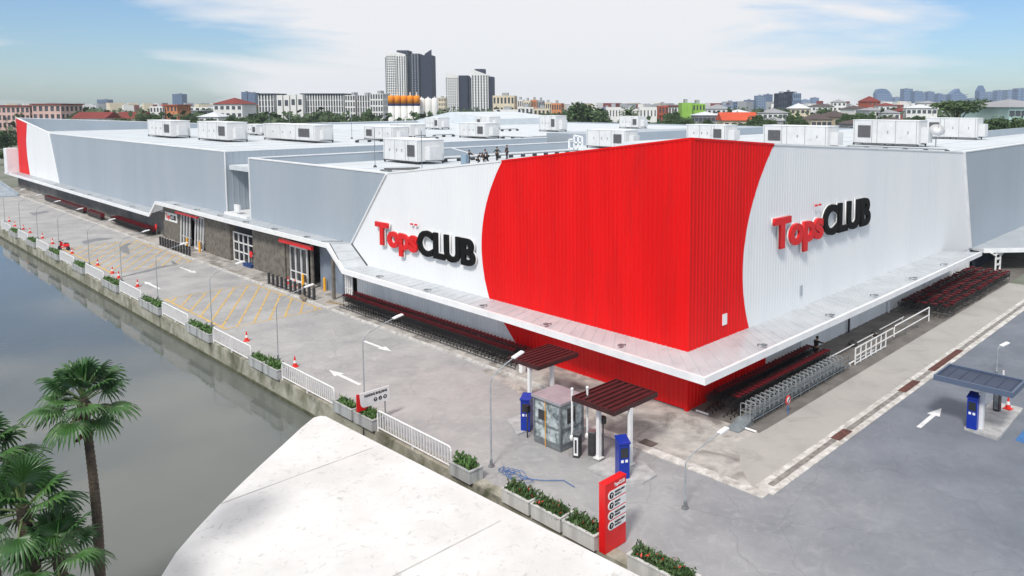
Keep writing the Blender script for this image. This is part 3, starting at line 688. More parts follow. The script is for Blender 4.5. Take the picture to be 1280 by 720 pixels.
Ns = [  # x, y0, length, z, width, height, louvre, label
 (10.6, 110.2, 11.6, 11.5, 2.8, 2.8, 'near', 'white rooftop unit furthest left, standing alone above the far grey wall'),
 (11.5, 90.1, 11.5, 11.5, 2.8, 2.85, 'near', 'second white rooftop unit from the left, with a smaller one behind'),
 (24.8, 111.4, 5.2, 11.5, 2.4, 1.9, 'near', 'smaller white rooftop unit peeping out behind the second one from the left'),
 (19.0, 78.7, 16.6, 11.5, 2.8, 2.5, 'near', 'long white rooftop unit above the middle of the grey end wall'),
 (14.5, 46.7, 7.0, 10.4, 3.4, 2.65, 'near', 'large near white rooftop unit on the low roof above the left sign'),
 (29.1, 74.7, 8.0, 11.5, 2.8, 2.1, 'far', 'white rooftop unit right behind the large near one'),
 (37.9, 83.0, 6.2, 11.5, 2.8, 2.2, 'near', 'white rooftop unit in front of the orange topped silos'),
 (62.3, 109.4, 4.8, 11.7, 2.8, 2.5, 'near', 'white rooftop unit beside the low gabled hall'),
 (44.2, 71.6, 6.9, 11.5, 2.8, 2.45, 'near', 'white rooftop unit directly behind the people on the roof'),
 (69.7, 101.5, 4.6, 11.7, 2.8, 2.7, 'far', 'white rooftop unit behind the one above the people'),
 (69.4, 81.2, 4.8, 11.7, 2.8, 3.1, 'near', 'white rooftop unit in front of the big dark round tree'),
 (51.5, 48.4, 7.9, 10.4, 2.8, 2.75, 'near', 'white rooftop unit rising left of the red parapet peak, near one'),
 (95.1, 81.9, 5.5, 11.7, 2.8, 2.65, 'near', 'small distant white rooftop unit below the far palm'),
 (51.1, 31.0, 6.2, 11.85, 2.8, 2.4, 'near', 'white rooftop unit directly behind the red parapet peak'),
 (48.5, 15.6, 8.3, 11.85, 2.8, 2.6, 'far', 'white rooftop unit above the right facade, first right of the red'),
 (60.6, 9.8, 8.2, 11.85, 2.8, 3.15, 'far', 'white rooftop unit with satellite dish at its right end'),
 (85.5, 10.5, 7.3, 11.85, 2.8, 3.1, 'far', 'white rooftop unit furthest right, behind the satellite dish'),
]
for a in Ns: ac_unit(*a)
M_tray = mat('tray_grey', srgb(120, 128, 136), srgb(96, 104, 112), rough=.5, scale=2)
for (x, y, z, dx, dy, lb) in ((24, 76, 11.5, 14, 0, 'grey cable tray on the roof between the long unit and the middle units'), (16, 96, 11.5, 0, 12, 'grey cable tray on the far roof between the two leftmost units'), (42, 82.5, 11.5, 4, 0, 'short grey cable tray beside the unit before the silos'),
        (46.8, 70.4, 11.5, 0, -7, 'grey cable tray right of the unit behind the people'), (51.5, 14.5, 11.85, 0, -11, 'grey pipe tray along the roof between the two right hand units'), (57, 92, 11.7, 12, 0, 'grey cable tray on the far roof before the gabled hall'), (19, 48, 10.4, 22, 0, 'long low pipe run on the near roof behind the people')):
    t = thing('cable_tray', lb, 'cable tray', (x, y, z), 0, 'cable trays on the roofs'); d_ = Vector((dx, dy, 0)); L_ = d_.length; n_ = int(L_ / 2) + 1
    MB().bar((0, 0, .35), (dx, dy, .35), .35, .08).build('tray', M_tray, t); MB().bar((0, 0, .46), (dx, dy, .46), .1, .1).build('pipe', M_ac, t)
    for i in range(n_): p = d_ * (i / max(1, n_ - 1)); MB().box(p.x - .2, p.x + .2, p.y - .2, p.y + .2, 0, .31).build('block_foot', M_dark, t)
sdish = thing('satellite_dish', 'white satellite dish on the roof between the two rightmost units', 'satellite dish', (62.5, 8.4, 11.85))
MB().tube([(0, 0, 0), (0, 0, 1.2)], .06, 6).build('mast', M_galv, sdish)
d = MB(); 
prof = [(.02, 0), (.35, .03), (.65, .12), (.9, .28)]
d.lathe((0, 0, 0), prof, 16); dm = d.build('dish', M_trim, sdish, True, loc=(-.1, -.1, 1.9)); dm.rotation_euler = (R(50), 0, R(-60))
MB().bar((-.1, -.1, 1.9), (-.75, -.5, 2.6), .04).build('feed_arm', M_galv, sdish)
rods = [(9.5, 47.3, 10.4, 4.2, 'thin rod standing on the near roof left of the big unit'), (10.2, 39.8, 10.4, 4.0, 'thin rod standing in front of the big near unit'),
        (72, 18.9, 11.85, 3.4, 'thin rod on the roof left of the unit with the dish'), (30, 88, 11.5, 4.6, 'thin rod on the far roof beyond the long unit'),
        (40, 140, 11.5, 5.5, 'tall thin rod at the far left of the roof'), (66, 30.5, 11.85, 4.0, 'thin rod right of the unit behind the red parapet peak'), (22, 92.7, 11.5, 4.5, 'thin rod left of the long unit on the far roof')]
for x, y, z, h, lb in rods:
    t = thing('lightning_rod', lb, 'lightning rod', (x, y, z), 0, 'thin rods on the roofs')
    MB().tube([(0, 0, 0), (0, 0, h)], .035, 6).build('rod', M_galv, t); MB().lathe((0, 0, 0), [(.2, 0), (.2, .08), (.05, .25)], 8).build('base', M_dark, t)
t = thing('pipe_manifold', 'grey pipework lying on the near roof beside the big unit', 'pipework', (7.5, 41.5, 10.4), 0)
m_ = MB()
for i in range(4): m_.tube([(0, -.2 + i * .35, .25), (1.6 + .5 * i, -1.8 + i * .35, .25)], .07, 6)
m_.build('pipe', M_dark, t); MB().box(-.3, .1, -.4, 1.1, 0, .2).build('support', M_galv, t)
t = thing('control_cabinet', 'small blue grey cabinet on the near roof right of the big unit', 'cabinet', (14.6, 38.6, 10.4), R(20))
MB().box(-.3, .3, -.3, .3, .25, 1.5).build('box', mat('cab', srgb(130, 150, 166), rough=.5), t); MB().box(-.35, .35, -.35, .35, 0, .25).build('plinth', M_galv, t)
t = thing('roof_access_frame', 'white square pipe frame on the roof left of the red panel top', 'frame', (44.5, 50.5, 10.4))
m_ = MB()
for (a, b) in (((0, 0, 0), (0, 0, 2)), ((0, 1.6, 0), (0, 1.6, 2.2)), ((0, 0, 1.2), (0, 1.6, 1.2)), ((0, 0, 2), (0, 1.6, 2.2)), ((0, .8, .2), (0, .8, 2.1)), ((0, 2.6, 0), (0, 2.6, 1.6)), ((0, 1.6, 1.6), (0, 2.6, 1.6)), ((0, 0, .3), (0, 2.6, .3))): m_.bar(a, b, .2)
m_.build('frame', M_trim, t)

# ================================================================ PEOPLE
def skin_obj(name, pts, edges, rad, m_, parent, sub=1):
    me = bpy.data.meshes.new(name); me.from_pydata(pts, edges, []); me.materials.append(m_)
    o = bpy.data.objects.new(name, me); COL.objects.link(o); o.parent = parent
    sk = me.skin_vertices.new(name='') if hasattr(me.skin_vertices, 'new') else None
    o.modifiers.new('Skin', 'SKIN')
    if not me.skin_vertices: pass
    for i, r in enumerate(rad):
        me.skin_vertices[0].data[i].radius = (r, r)
    me.skin_vertices[0].data[0].use_root = True
    s = o.modifiers.new('Subsurf', 'SUBSURF'); s.levels = sub; s.render_levels = sub
    o.modifiers['Skin'].use_smooth_shade = True
    return o
def person(loc, rz, label, pose, shirt, trousers, hair=(0.01, 0.009, 0.008)):
    t = thing('person', label, 'person', loc, rz)
    lean = pose.get('lean', 0.0); sp = pose.get('step', 0.0); crouch = pose.get('crouch', 0.0); aL = pose.get('aL', (0.15, 0, -1)); aR = pose.get('aR', (0.15, 0, -1))
    hz = .92 - crouch
    pel = Vector((0, 0, hz)); up = Vector((math.sin(lean), 0, math.cos(lean)))
    wst = pel + up * .2; ch = pel + up * .42; nk = pel + up * .56; hd = pel + up * .60; ht = pel + up * .74
    pts = [pel, wst, ch, nk, hd, ht]; ed = [(0, 1), (1, 2), (2, 3), (3, 4), (4, 5)]; rad = [.13, .12, .14, .055, .07, .085]
    arms = []
    for s_, a in ((1, aL), (-1, aR)):
        a = Vector(a).normalized(); sh = ch + Vector((0, .17 * s_, .05)); el = sh + a * .28; wr = el + (a + Vector((.25, 0, .1))).normalized() * .24; hn = wr + (wr - el).normalized() * .1
        i = len(pts); pts += [sh, el, wr, hn]; ed += [(2, i), (i, i + 1), (i + 1, i + 2), (i + 2, i + 3)]; rad += [.06, .045, .032, .04]; arms.append((sh, el, wr))
    legs = []
    for s_ in (1, -1):
        hp = pel + Vector((0, .09 * s_, -.05)); kn = Vector((sp * .5 * s_ + crouch * .7 + .03, .10 * s_, .48 - crouch * .25)); an = Vector((sp * s_ * .9 - .02, .10 * s_, .09)); toe = an + Vector((.17, 0, -.05))
        i = len(pts); pts += [hp, kn, an, toe]; ed += [(0, i), (i, i + 1), (i + 1, i + 2), (i + 2, i + 3)]; rad += [.085, .06, .042, .04]; legs.append((hp, kn, an))
    skin_obj('body', pts, ed, rad, M_skin, t)
    mt = mat('cloth_%d_%d_%d' % tuple(int(c * 999) for c in shirt), shirt, rough=.9)
    mq = mat('cloth_%d_%d_%d' % tuple(int(c * 999) for c in trousers), trousers, rough=.9)
    P_ = [pel + up * .04, wst, ch]; E_ = [(0, 1), (1, 2)]; r_ = [.15, .14, .165]
    for (sh, el, wr) in arms: i = len(P_); P_ += [sh, el, el.lerp(wr, .85)]; E_ += [(2, i), (i, i + 1), (i + 1, i + 2)]; r_ += [.078, .06, .046]
    skin_obj('shirt', P_, E_, r_, mt, t)
    P_ = [pel]; E_ = []; r_ = [.155]
    for (hp, kn, an) in legs: i = len(P_); P_ += [hp, kn, an]; E_ += [(0, i), (i, i + 1), (i + 1, i + 2)]; r_ += [.105, .075, .06]
    skin_obj('trousers', P_, E_, r_, mq, t)
    for s_, (hp, kn, an) in zip((1, -1), legs): MB().blob((an.x + .06, an.y, .05), (.15, .055, .055), 8, 6).build('shoe', M_black, t, True)
    h = MB(); c = hd.lerp(ht, .6) + Vector((-.015, 0, .035)); h.blob(tuple(c), (.105, .095, .105), 10, 8); h.build('hair', mat('hair', hair, rough=.6), t, True)
    f = MB(); c = hd.lerp(ht, .45)
    for s_ in (1, -1): f.cbox((c.x + .088, c.y + .032 * s_, c.z + .01), (.012, .022, .01))
    f.cbox((c.x + .085, c.y, c.z - .055), (.012, .05, .01)); f.build('eyes_and_mouth', M_text, t)
    f = MB(); f.blob((c.x + .097, c.y, c.z - .015), (.018, .014, .024), 6, 4)
    for s_ in (1, -1): f.blob((c.x, c.y + .088 * s_, c.z - .01), (.018, .012, .03), 6, 4)
    f.build('nose_and_ears', M_skin, t)
    return t
DK = (.012, .012, .014)
roofp = 10.4
person((17.4, 41.6, roofp), R(-60), 'person in dark clothes leaning forward with a long pale pole, leftmost on roof', dict(lean=.15, step=.06, aL=(.5, 0, -.2), aR=(.6, .1, -.3)), DK, (.02, .02, .025))
person((19.4, 42.6, roofp), R(-20), 'person crouching in dark clothes beside the pole carrier on the roof', dict(crouch=.36, lean=.5, aL=(.8, 0, -.5), aR=(.7, 0, -.6)), (.03, .03, .035), DK)
person((20.6, 42.8, roofp), R(200), 'person bending deeply in black on the roof, third from left', dict(crouch=.2, lean=.9, aL=(.5, 0, -.9), aR=(.5, 0, -.9)), DK, DK)
person((21.7, 43.6, roofp), R(160), 'person in grey and black leaning over work on the roof, fourth from left', dict(crouch=.1, lean=.5, step=.15, aL=(.7, 0, -.7), aR=(.5, 0, -.9)), (.10, .10, .11), DK)
person((23.4, 44.0, roofp), R(-90), 'person standing with arms held out from the body near the group on roof', dict(aL=(0, .8, -.7), aR=(0, -.8, -.7)), (.03, .04, .035), DK)
person((26.8, 46.2, roofp), R(170), 'person standing alone at right of the others on the roof', dict(aL=(.2, 0, -1), aR=(.3, 0, -1)), (.015, .015, .018), (.02, .02, .025))
person((12.5, -1.35, .04), R(-20), 'person in dark clothes reaching towards the maroon trolley row at the corner', dict(lean=.2, aL=(.8, 0, -.5), aR=(.9, 0, -.4)), DK, DK)
tag(MB().tube([(16.3, 43.0, 12.3), (18.6, 41.7, 11.5)], .05, 6).build('work_pole', M_trim), 'pale pole held by the leftmost person on the roof', 'pole')

# ================================================================ SHOPPING TROLLEYS
def cart_proto():
    t = thing('shopping_cart', 'black wire shopping trolley with maroon top nested in the left hand row', 'shopping cart', (0, 0, 0), 0, 'nested shopping trolleys')
    b = MB(); L1, W1, L0, W0, zt, zb = .82, .54, .66, .42, .98, .52
    tp = [(-L1 / 2, -W1 / 2, zt), (L1 / 2, -W1 / 2, zt - .06), (L1 / 2, W1 / 2, zt - .06), (-L1 / 2, W1 / 2, zt)]
    bt = [(-L0 / 2 - .04, -W0 / 2, zb), (L0 / 2, -W0 / 2, zb + .08), (L0 / 2, W0 / 2, zb + .08), (-L0 / 2 - .04, W0 / 2, zb)]
    for q4, w_ in ((tp, .022), (bt, .016)):
        for i in range(4): b.bar(q4[i], q4[(i + 1) % 4], w_)
    for i in range(4):
        A, B, C_, D_ = Vector(tp[i]), Vector(tp[(i + 1) % 4]), Vector(bt[i]), Vector(bt[(i + 1) % 4]); n = 6
        for k_ in range(n): b.bar(A.lerp(B, k_ / n), C_.lerp(D_, k_ / n), .018)
        for f in (.33, .66): b.bar(A.lerp(C_, f), B.lerp(D_, f), .016)
    for k_ in range(1, 5): b.bar(Vector(bt[0]).lerp(Vector(bt[3]), k_ / 5), Vector(bt[1]).lerp(Vector(bt[2]), k_ / 5), .01)
    b.build('basket', M_wire, t)
    f = MB()
    for s_ in (-1, 1):
        f.tube([(-.48, .25 * s_, 1.03), (-.40, .25 * s_, .5), (-.36, .25 * s_, .14)], .014, 5); f.tube([(-.36, .25 * s_, .2), (.40, .2 * s_, .16)], .014, 5)
        f.tube([(-.38, .24 * s_, .52), (.33, .2 * s_, .6)], .012, 5)
    f.bar((-.36, -.25, .2), (-.36, .25, .2), .02); f.bar((.40, -.2, .16), (.40, .2, .16), .02); f.build('frame', M_wire, t)
    h = MB(); h.tube([(-.50, -.28, 1.04), (-.50, .28, 1.04)], .03, 6); h.cbox((-.44, 0, .97), (.03, .44, .10)); h.build('handle', M_maroon, t)
    wm = MB(); wm.tube([(0, -.012, 0), (0, .012, 0)], .06, 8); wm.bar((0, .02, 0), (0, .02, .1), .02); me = wm.mesh('wheel', M_black)
    for x in (-.36, .40):
        for s_ in (-1, 1):
            o = bpy.data.objects.new('wheel', me); COL.objects.link(o); o.parent = t; o.location = (x, .22 * s_, .06)
    return t
c0 = cart_proto(); c0.location = (-1.72, 12.2, .11); c0.rotation_euler = (0, 0, -math.pi / 2)
def jit(a=.02): return random.uniform(-a, a)
n_cart = 1
for row, x in ((0, -1.72), (1, -.82)):
    for i in range(56):
        if row == 0 and i == 0: continue
        dup(c0, (x + jit(), 12.2 + i * .385 + jit(), .11), -math.pi / 2 + jit(), 'black wire shopping trolley with maroon top nested in the left hand row'); n_cart += 1
for j, y in enumerate((-.95, -2.15)):
    for i in range(28):
        dup(c0, (1.1 + i * .40 + jit(), y + jit(), .03), math.pi + jit(), ('maroon topped trolley nested in the row against the right wall, near the corner', 'maroon topped trolley nested in the middle row beside the steel trolleys')[j]); n_cart += 1
# simple trolley for the far block (parts too small for wheels)
c1 = thing('shopping_cart', 'maroon topped trolley in the big block parked at the far end of the right side', 'shopping cart', (28.4, -1.0, .03), math.pi, 'nested shopping trolleys')
for ch in [c for c in COL.objects if c.parent == c0 and not c.name.startswith('wheel')]:
    cc = ch.copy(); COL.objects.link(cc); cc.parent = c1
for j in range(5):
    for i in range(21):
        if i == 0 and j == 0: continue
        dup(c1, (28.4 + i * .86 + jit(.12) + .1 * j, -1.0 - j * .78 + jit(.08), .03), math.pi + jit(.16)); n_cart += 1
# far left rows
for i in range(300 - n_cart):
    dup(c1, (-1.45, 83.6 + i * .55, .11), -math.pi / 2, 'dark trolley in the row just beyond the entrance canopy'); n_cart += 1
m_ = MB()
for (a, b, x) in ((103.5, 110, -1.5), (113, 137, -1.4), (84, 99.5, -.7)):
    y = a
    while y < b:
        m_.box(x - .28, x + .28, y, y + .06, .6, 1.1); m_.box(x - .26, x + .26, y + .06, y + .62, .25, 1.02, 1); m_.box(x - .29, x + .29, y + .1, y + .3, 1.02, 1.12)
        y += .7
tag(m_.build('shopping_carts', [M_maroon, M_wire]), 'dark rows of distant trolleys under the far left canopy', 'shopping carts', kind='stuff')

# steel flatbed trolleys, one row in a guard rail
def flat_proto():
    t = thing('flatbed_trolley', 'grey steel trolley nested in the railed row at the corner', 'trolley', (0, 0, 0), 0, 'steel trolleys in the railed row')
    d_ = MB(); d_.box(-.5, .55, -.3, .3, .24, .29); d_.build('platform', mat('trolley_deck', srgb(128, 136, 140), srgb(104, 112, 116), rough=.5, scale=3), t)
    f = MB()
    for x, h in ((-.5, 1.08), (.1, .98)):
        f.tube([(x, -.29, .28), (x, -.29, h - .08), (x, -.22, h), (x, .22, h), (x, .29, h - .08), (x, .29, .28)], .024, 6)
    f.bar((-.5, -.29, .66), (.1, -.29, .62), .03); f.bar((-.5, .29, .66), (.1, .29, .62), .03)
    f.bar((-.5, -.29, .66), (-.5, .29, .66), .03); f.build('handle', mat('bright_steel', srgb(186, 192, 194), srgb(160, 166, 170), rough=.3, metal=.5, scale=4), t)
    wm = MB(); wm.tube([(0, -.02, 0), (0, .02, 0)], .08, 8); wm.bar((0, 0, .06), (0, 0, .16), .05); me = wm.mesh('wheel', M_black)
    for x in (-.4, .42):
        for s_ in (-1, 1): o = bpy.data.objects.new('wheel', me); COL.objects.link(o); o.parent = t; o.location = (x, .24 * s_, .08)
    return t
f0 = flat_proto(); f0.location = (1.3, -3.2, .03); f0.rotation_euler = (0, 0, 0)
for i in range(1, 22): dup(f0, (1.3 + i * .5, -3.2 + jit(.01), .03), jit(.01), 'grey steel trolley nested in the railed row at the corner')
t = thing('guard_rail', 'grey steel guard rail along the outer side of the steel trolleys', 'railing', (.9, -3.62, .03))
for z in (.25, .62, .95): MB().tube([(0, 0, z), (11.6, 0, z)], .03, 6).build('rail', M_galv, t)
for i in range(12): MB().tube([(i * 11.6 / 11, 0, 0), (i * 11.6 / 11, 0, .98)], .03, 6).build('post', M_galv, t)
t = thing('ramp_plate', 'grey steel ramp plate at the open end of the railed trolley row', 'ramp plate', (.2, -3.2, .03))
MB().add([(-.7, -.4, 0), (-.7, .4, 0), (.6, .4, .3), (.6, -.4, .3), (.6, .4, 0), (.6, -.4, 0)], [(0, 3, 2, 1), (0, 1, 2, 4), (0, 5, 3), (0, 4, 5)[::-1], (3, 5, 4, 2)]).build('plate', mat('trolley_deck', (0, 0, 0)), t)
for i, (x, y, lb) in enumerate([(.35, -.95, 'white tube stop on the floor before the row by the wall'), (.2, -4.05, 'white tube stop on the floor before the ramp plate')]):
    t = thing('wheel_stop', lb, 'wheel stop', (x, y, .08)); MB().tube([(0, .6, 0), (0, -.2, 0)], .06, 8).build('tube', M_wpaint, t); MB().box(-.05, .05, -.1, .5, -.05, -.03).build('foot', M_dark, t)
# rail in front of the left trolley row
t = thing('guard_rail', 'low black pipe rail in front of the left trolley row', 'railing', (-2.28, 11.8, .11))
for z in (.10, .3): MB().tube([(0, 0, z), (0, 22, z)], .025, 6).build('rail', M_dark, t)
for i in range(12): MB().tube([(0, i * 2, 0), (0, i * 2, .32)], .025, 6).build('post', M_dark, t)
# white lattice fence and rails on the right
t = thing('lattice_fence', 'white square lattice fence panels beyond the steel trolleys', 'fence', (13.7, -3.55, .03))
for k_ in range(7):
    MB().bar((k_ * .83, 0, 0), (k_ * .83, 0, 1.1), .07).build('post', M_wpaint, t)
for z in (.08, .58, 1.1): MB().bar((0, 0, z), (6.2 if z > .5 else 4.98, 0, z), .06).build('rail', M_wpaint, t)
t = thing('pipe_barrier', 'white two rail pipe barrier before the block of trolleys', 'barrier', (20.4, -3.45, .03))
m_ = MB(); m_.tube([(0, 0, .35), (0, 0, 1.0), (.2, 0, 1.1), (7.0, 0, 1.1), (7.0, 0, 0)], .045, 8); m_.build('frame', M_wpaint, t)
MB().tube([(0, 0, .5), (7.0, 0, .5)], .04, 8).build('rail', M_wpaint, t)
for x in (2.2, 4.6): MB().tube([(x, 0, 0), (x, 0, 1.1)], .03, 6).build('post', M_galv, t)
t = thing('trolley_guide_rail', 'long white guide rails lying low on the floor of the trolley bay', 'guide rail', (12.6, -1.9, .03))
for (x0, x1, y) in ((0, 8.0, 0), (9.0, 14.0, .1), (0.4, 4.5, -1.5)):
    MB().tube([(x0, y, .18), (x1, y, .18)], .045, 6).build('rail', M_wpaint, t)
    for q_ in (x0 + .3, x1 - .3): MB().tube([(q_, y, 0), (q_, y, .18)], .035, 6).build('foot', M_wpaint, t)
# rubbish bags
for i, (x, y, s_, lb) in enumerate([(17.5, -1.7, .34, 'left one of two dark bags on the trolley bay floor'), (21.0, -2.0, .45, 'right one of two dark bags on the trolley bay floor')]):
    b = MB(); b.blob((0, 0, s_ * .45), (s_ * 1.3, s_, s_ * .5), 12, 8, .12); b.blob((0, 0, s_ * .95), (.1, .1, .1), 8, 5, .1)
    tag(b.build('rubbish_bag', mat('bag', (.03, .028, .03), (.05, .045, .04), rough=.4, scale=5), smooth=True, loc=(x, y, .02)), lb, 'bag')
t = thing('round_sign', 'small round white sign with red ring on a short post by the guard rail', 'sign', (3.5, -4.25, .02))
MB().tube([(0, 0, 0), (0, 0, .75)], .03, 6).build('post', mat('bluepost', srgb(60, 110, 170), rough=.5), t)
m_ = MB(); m_.tube([(0, .02, .8), (0, -.02, .8)], .26, 20); m_.build('ring', M_redgloss, t); m_ = MB(); m_.tube([(0, -.021, .8), (0, -.03, .8)], .18, 20); m_.build('disc', M_wpaint, t)
m_ = MB(); m_.bar((-.13, -.04, .67), (.13, -.04, .93), .05, .02); m_.build('slash', M_text, t)

# ================================================================ QUAY FURNITURE
# white tubular fence panels
fences = [(4.0, 10.3), (14.8, 21.2), (25.7, 32.0), (36.8, 42.4), (47.6, 53.4), (58.3, 64.4), (68.7, 74.3), (79.4, 85.1), (89.5, 95.0), (99.5, 105)]
fl = ['white tubular fence panel between the single planter and the parking sign', 'white tubular fence panel just beyond the parking sign']
def fence_panel(y0, y1, label, bars=True):
    t = thing('fence_panel', label, 'fence', (-13.06, y0, .03), 0, 'white fence panels along the quay'); L_ = y1 - y0; H = 1.12
    m_ = MB(); m_.tube([(0, 0, .0), (0, 0, H - .15), (0, .05, H - .04), (0, .18, H), (0, L_ - .18, H), (0, L_ - .05, H - .04), (0, L_, H - .15), (0, L_, 0)], .045, 8); m_.build('frame', M_wpaint, t)
    MB().tube([(0, .03, .2), (0, L_ - .03, .2)], .035, 6).build('bottom_rail', M_wpaint, t)
    MB().bar((0, L_ / 2, 0), (0, L_ / 2, H), .08).build('post', M_wpaint, t)
    n = 26; b = MB()
    for k_ in range(1, n):
        if k_ * 2 == n: continue
        y = L_ * k_ / n; b.bar((0, y, .2), (0, y, H), .05)
    b.build('balusters', M_wpaint, t)
for i, (a, b) in enumerate(fences):
    fence_panel(a, b, fl[i] if i < 2 else 'white tubular fence panel on the quay, %s one counted from the parking sign' % ORD[i - 1 if i > 1 else i])

def leaf_mesh(n, rx, ry, rz, z0, size, m_, flowers=0, seed=1, upright=.3):
    rnd = random.Random(seed); mb = MB()
    for i in range(n):
        while True:
            p = Vector((rnd.uniform(-1, 1), rnd.uniform(-1, 1), rnd.uniform(0, 1)))
            if p.x ** 2 + p.z ** 2 < 1.1: break
        lump = .75 + .25 * math.sin(p.y * 9 + seed) * math.cos(p.x * 5 + seed * 2)
        c = Vector((p.x * rx, p.y * ry, z0 + p.z * rz * lump))
        d = Vector((rnd.uniform(-1, 1), rnd.uniform(-1, 1), rnd.uniform(-.2, 1) + upright)).normalized(); e = d.cross(Vector((rnd.uniform(-1, 1), rnd.uniform(-1, 1), rnd.uniform(-1, 1)))).normalized()
        s_ = size * rnd.uniform(.6, 1.3)
        mi = 1 if (flowers and rnd.random() < flowers and p.z > .35) else 0
        if mi: s_ *= .7
        mb.face([c - d * s_, c + e * s_ * .35, c + d * s_, c - e * s_ * .35], mi)
    mats_ = [m_, mat('red_flowers', srgb(196, 40, 40), srgb(220, 80, 60), rough=.6, scale=5)] if flowers else [m_]
    return mb.mesh('shrub', mats_)
SH = [leaf_mesh(420, .34, .85, .62, .5, .12, M_leaf, 0, s, .6) for s in (1, 2, 3)]
SHF = [leaf_mesh(900, .36, .95, .62, .45, .10, mat('hedge_leaves', (.035, .085, .022), (.07, .13, .035), rough=.6, scale=3), .05, s, .4) for s in (4, 5)]
def planter(y0, y1, label, k_, x=-12.95, flower=False, white=False, shrub=True, hs=1.0):
    t = thing('planter', label, 'planter', (x, (y0 + y1) / 2, .03), 0, 'planters along the quay'); h = (y1 - y0) / 2; wd = .38
    m_ = MB()
    for (a, b, c, d_) in ((-wd, -wd + .07, -h, h), (wd - .07, wd, -h, h), (-wd + .07, wd - .07, -h, -h + .07), (-wd + .07, wd - .07, h - .07, h)): m_.box(a, b, c, d_, 0, .55)
    mm = mat('whitewashed_box', (.62, .62, .61), (.46, .46, .44), rough=.8, scale=2.5, streak=True) if white else M_plant_box
    m_.build('box', mm, t); r_ = MB()
    for (a, b, c, d_) in ((-wd - .03, -wd + .09, -h - .03, h + .03), (wd - .09, wd + .03, -h - .03, h + .03), (-wd + .09, wd - .09, -h - .03, -h + .09), (-wd + .09, wd - .09, h - .09, h + .03)): r_.box(a, b, c, d_, .552, .61)
    r_.build('rim', mm, t); MB().box(-wd + .072, wd - .072, -h + .072, h - .072, .0, .48).build('soil', M_soil, t)
    if shrub:
        o = bpy.data.objects.new('shrub', (SHF if flower else SH)[k_ % (2 if flower else 3)]); COL.objects.link(o); o.parent = t; o.scale = (1, h / 1.0, hs)
    return t
pls = []
planter(2.3, 3.8, 'single grey planter with bright green shrub between the long fence and the lamp', 0)
planter(12.5, 14.5, 'grey planter with leafy shrub on the far side of the parking sign', 1, hs=.8)
planter(10.45, 12.3, 'grey planter with dark shrub right under the parking sign', 2)
for i in range(1, len(fences) - 1):
    a, b = fences[i][1], fences[i + 1][0]; mid = (a + b) / 2
    nm = ORD[i]
    planter(a + .2, mid - .1, 'grey planter with shrub, nearer one of the %s pair beyond the parking sign' % ORD[i - 1], i)
    planter(mid + .1, b - .2, 'grey planter with shrub, farther one of the %s pair beyond the parking sign' % ORD[i - 1], i + 1, hs=.85)
ys = [0.2, -1.65, -3.5, -5.35, -9.2]
for i in range(3): planter(ys[i] - 1.75, ys[i] - .05, ['low white planter with red flowered hedge, first from the lamp', 'low white planter with red flowered hedge, middle one of the row', 'low white planter with red flowered hedge, next to the red sign tower'][i], i, x=-12.9, flower=True, white=True)
planter(-9.6, -6.9, 'low white planter with red flowered hedge, beyond the red sign tower', 3, x=-12.9, flower=True, white=True)

# street lamps
def lamp(x, y, h, dx, dy, rise, label, n_=0, lowcol=None):
    t = thing('street_lamp', label, 'street lamp', (x, y, .02), 0, 'thin street lamps')
    MB().lathe((0, 0, 0), [(.16, 0), (.16, .03), (.07, .05), (.07, .3), (.05, .34)], 10).build('base', M_galv, t)
    MB().tube([(0, 0, .3), (0, 0, h)], .038, 8, .03).build('pole', M_pole, t)
    m_ = MB(); m_.tube([(0, 0, h), (dx * .06, dy * .06, h + rise * .28), (dx * .2, dy * .2, h + rise * .5), (dx * .55, dy * .55, h + rise * .75), (dx, dy, h + rise)], .028, 6); m_.build('arm', M_pole, t)
    d_ = Vector((dx, dy, rise * .4)).normalized(); e = Vector((dx, dy, h + rise))
    hd = MB(); hd.bar(e - d_ * .1, e + d_ * .55, .24, .07); hd.bar(e + d_ * .05 + Vector((0, 0, .05)), e + d_ * .3 + Vector((0, 0, .05)), .12, .05); hd.build('lamp_head', M_trim, t)
lamp(-11.5, 14.3, 3.5, 2.1, 0, 1.0, 'street lamp with curved arm just beyond the parking sign')
lys = [25.2, 36.5, 48.5, 58.6, 69.6, 82.0, 92.5, 102.5, 112.5]
for i, y in enumerate(lys): lamp(-11.5, y, 3.55, 2.1, 0, 1.0, 'thin quay street lamp, %s one counted beyond the parking sign lamp' % ORD[i])
lamp(-11.5, 3.0, 3.9, 1.5, 0, 1.0, 'street lamp beside the single planter near the first booth')
lamp(-8.32, -5.9, 1.95, 2.6, 0, .5, 'street lamp at the corner of the apron leaning over the concrete')
lamp(17.85, -10.9, 1.7, .35, -.15, .2, 'short thin post lamp on the side road behind the dark roof booth')
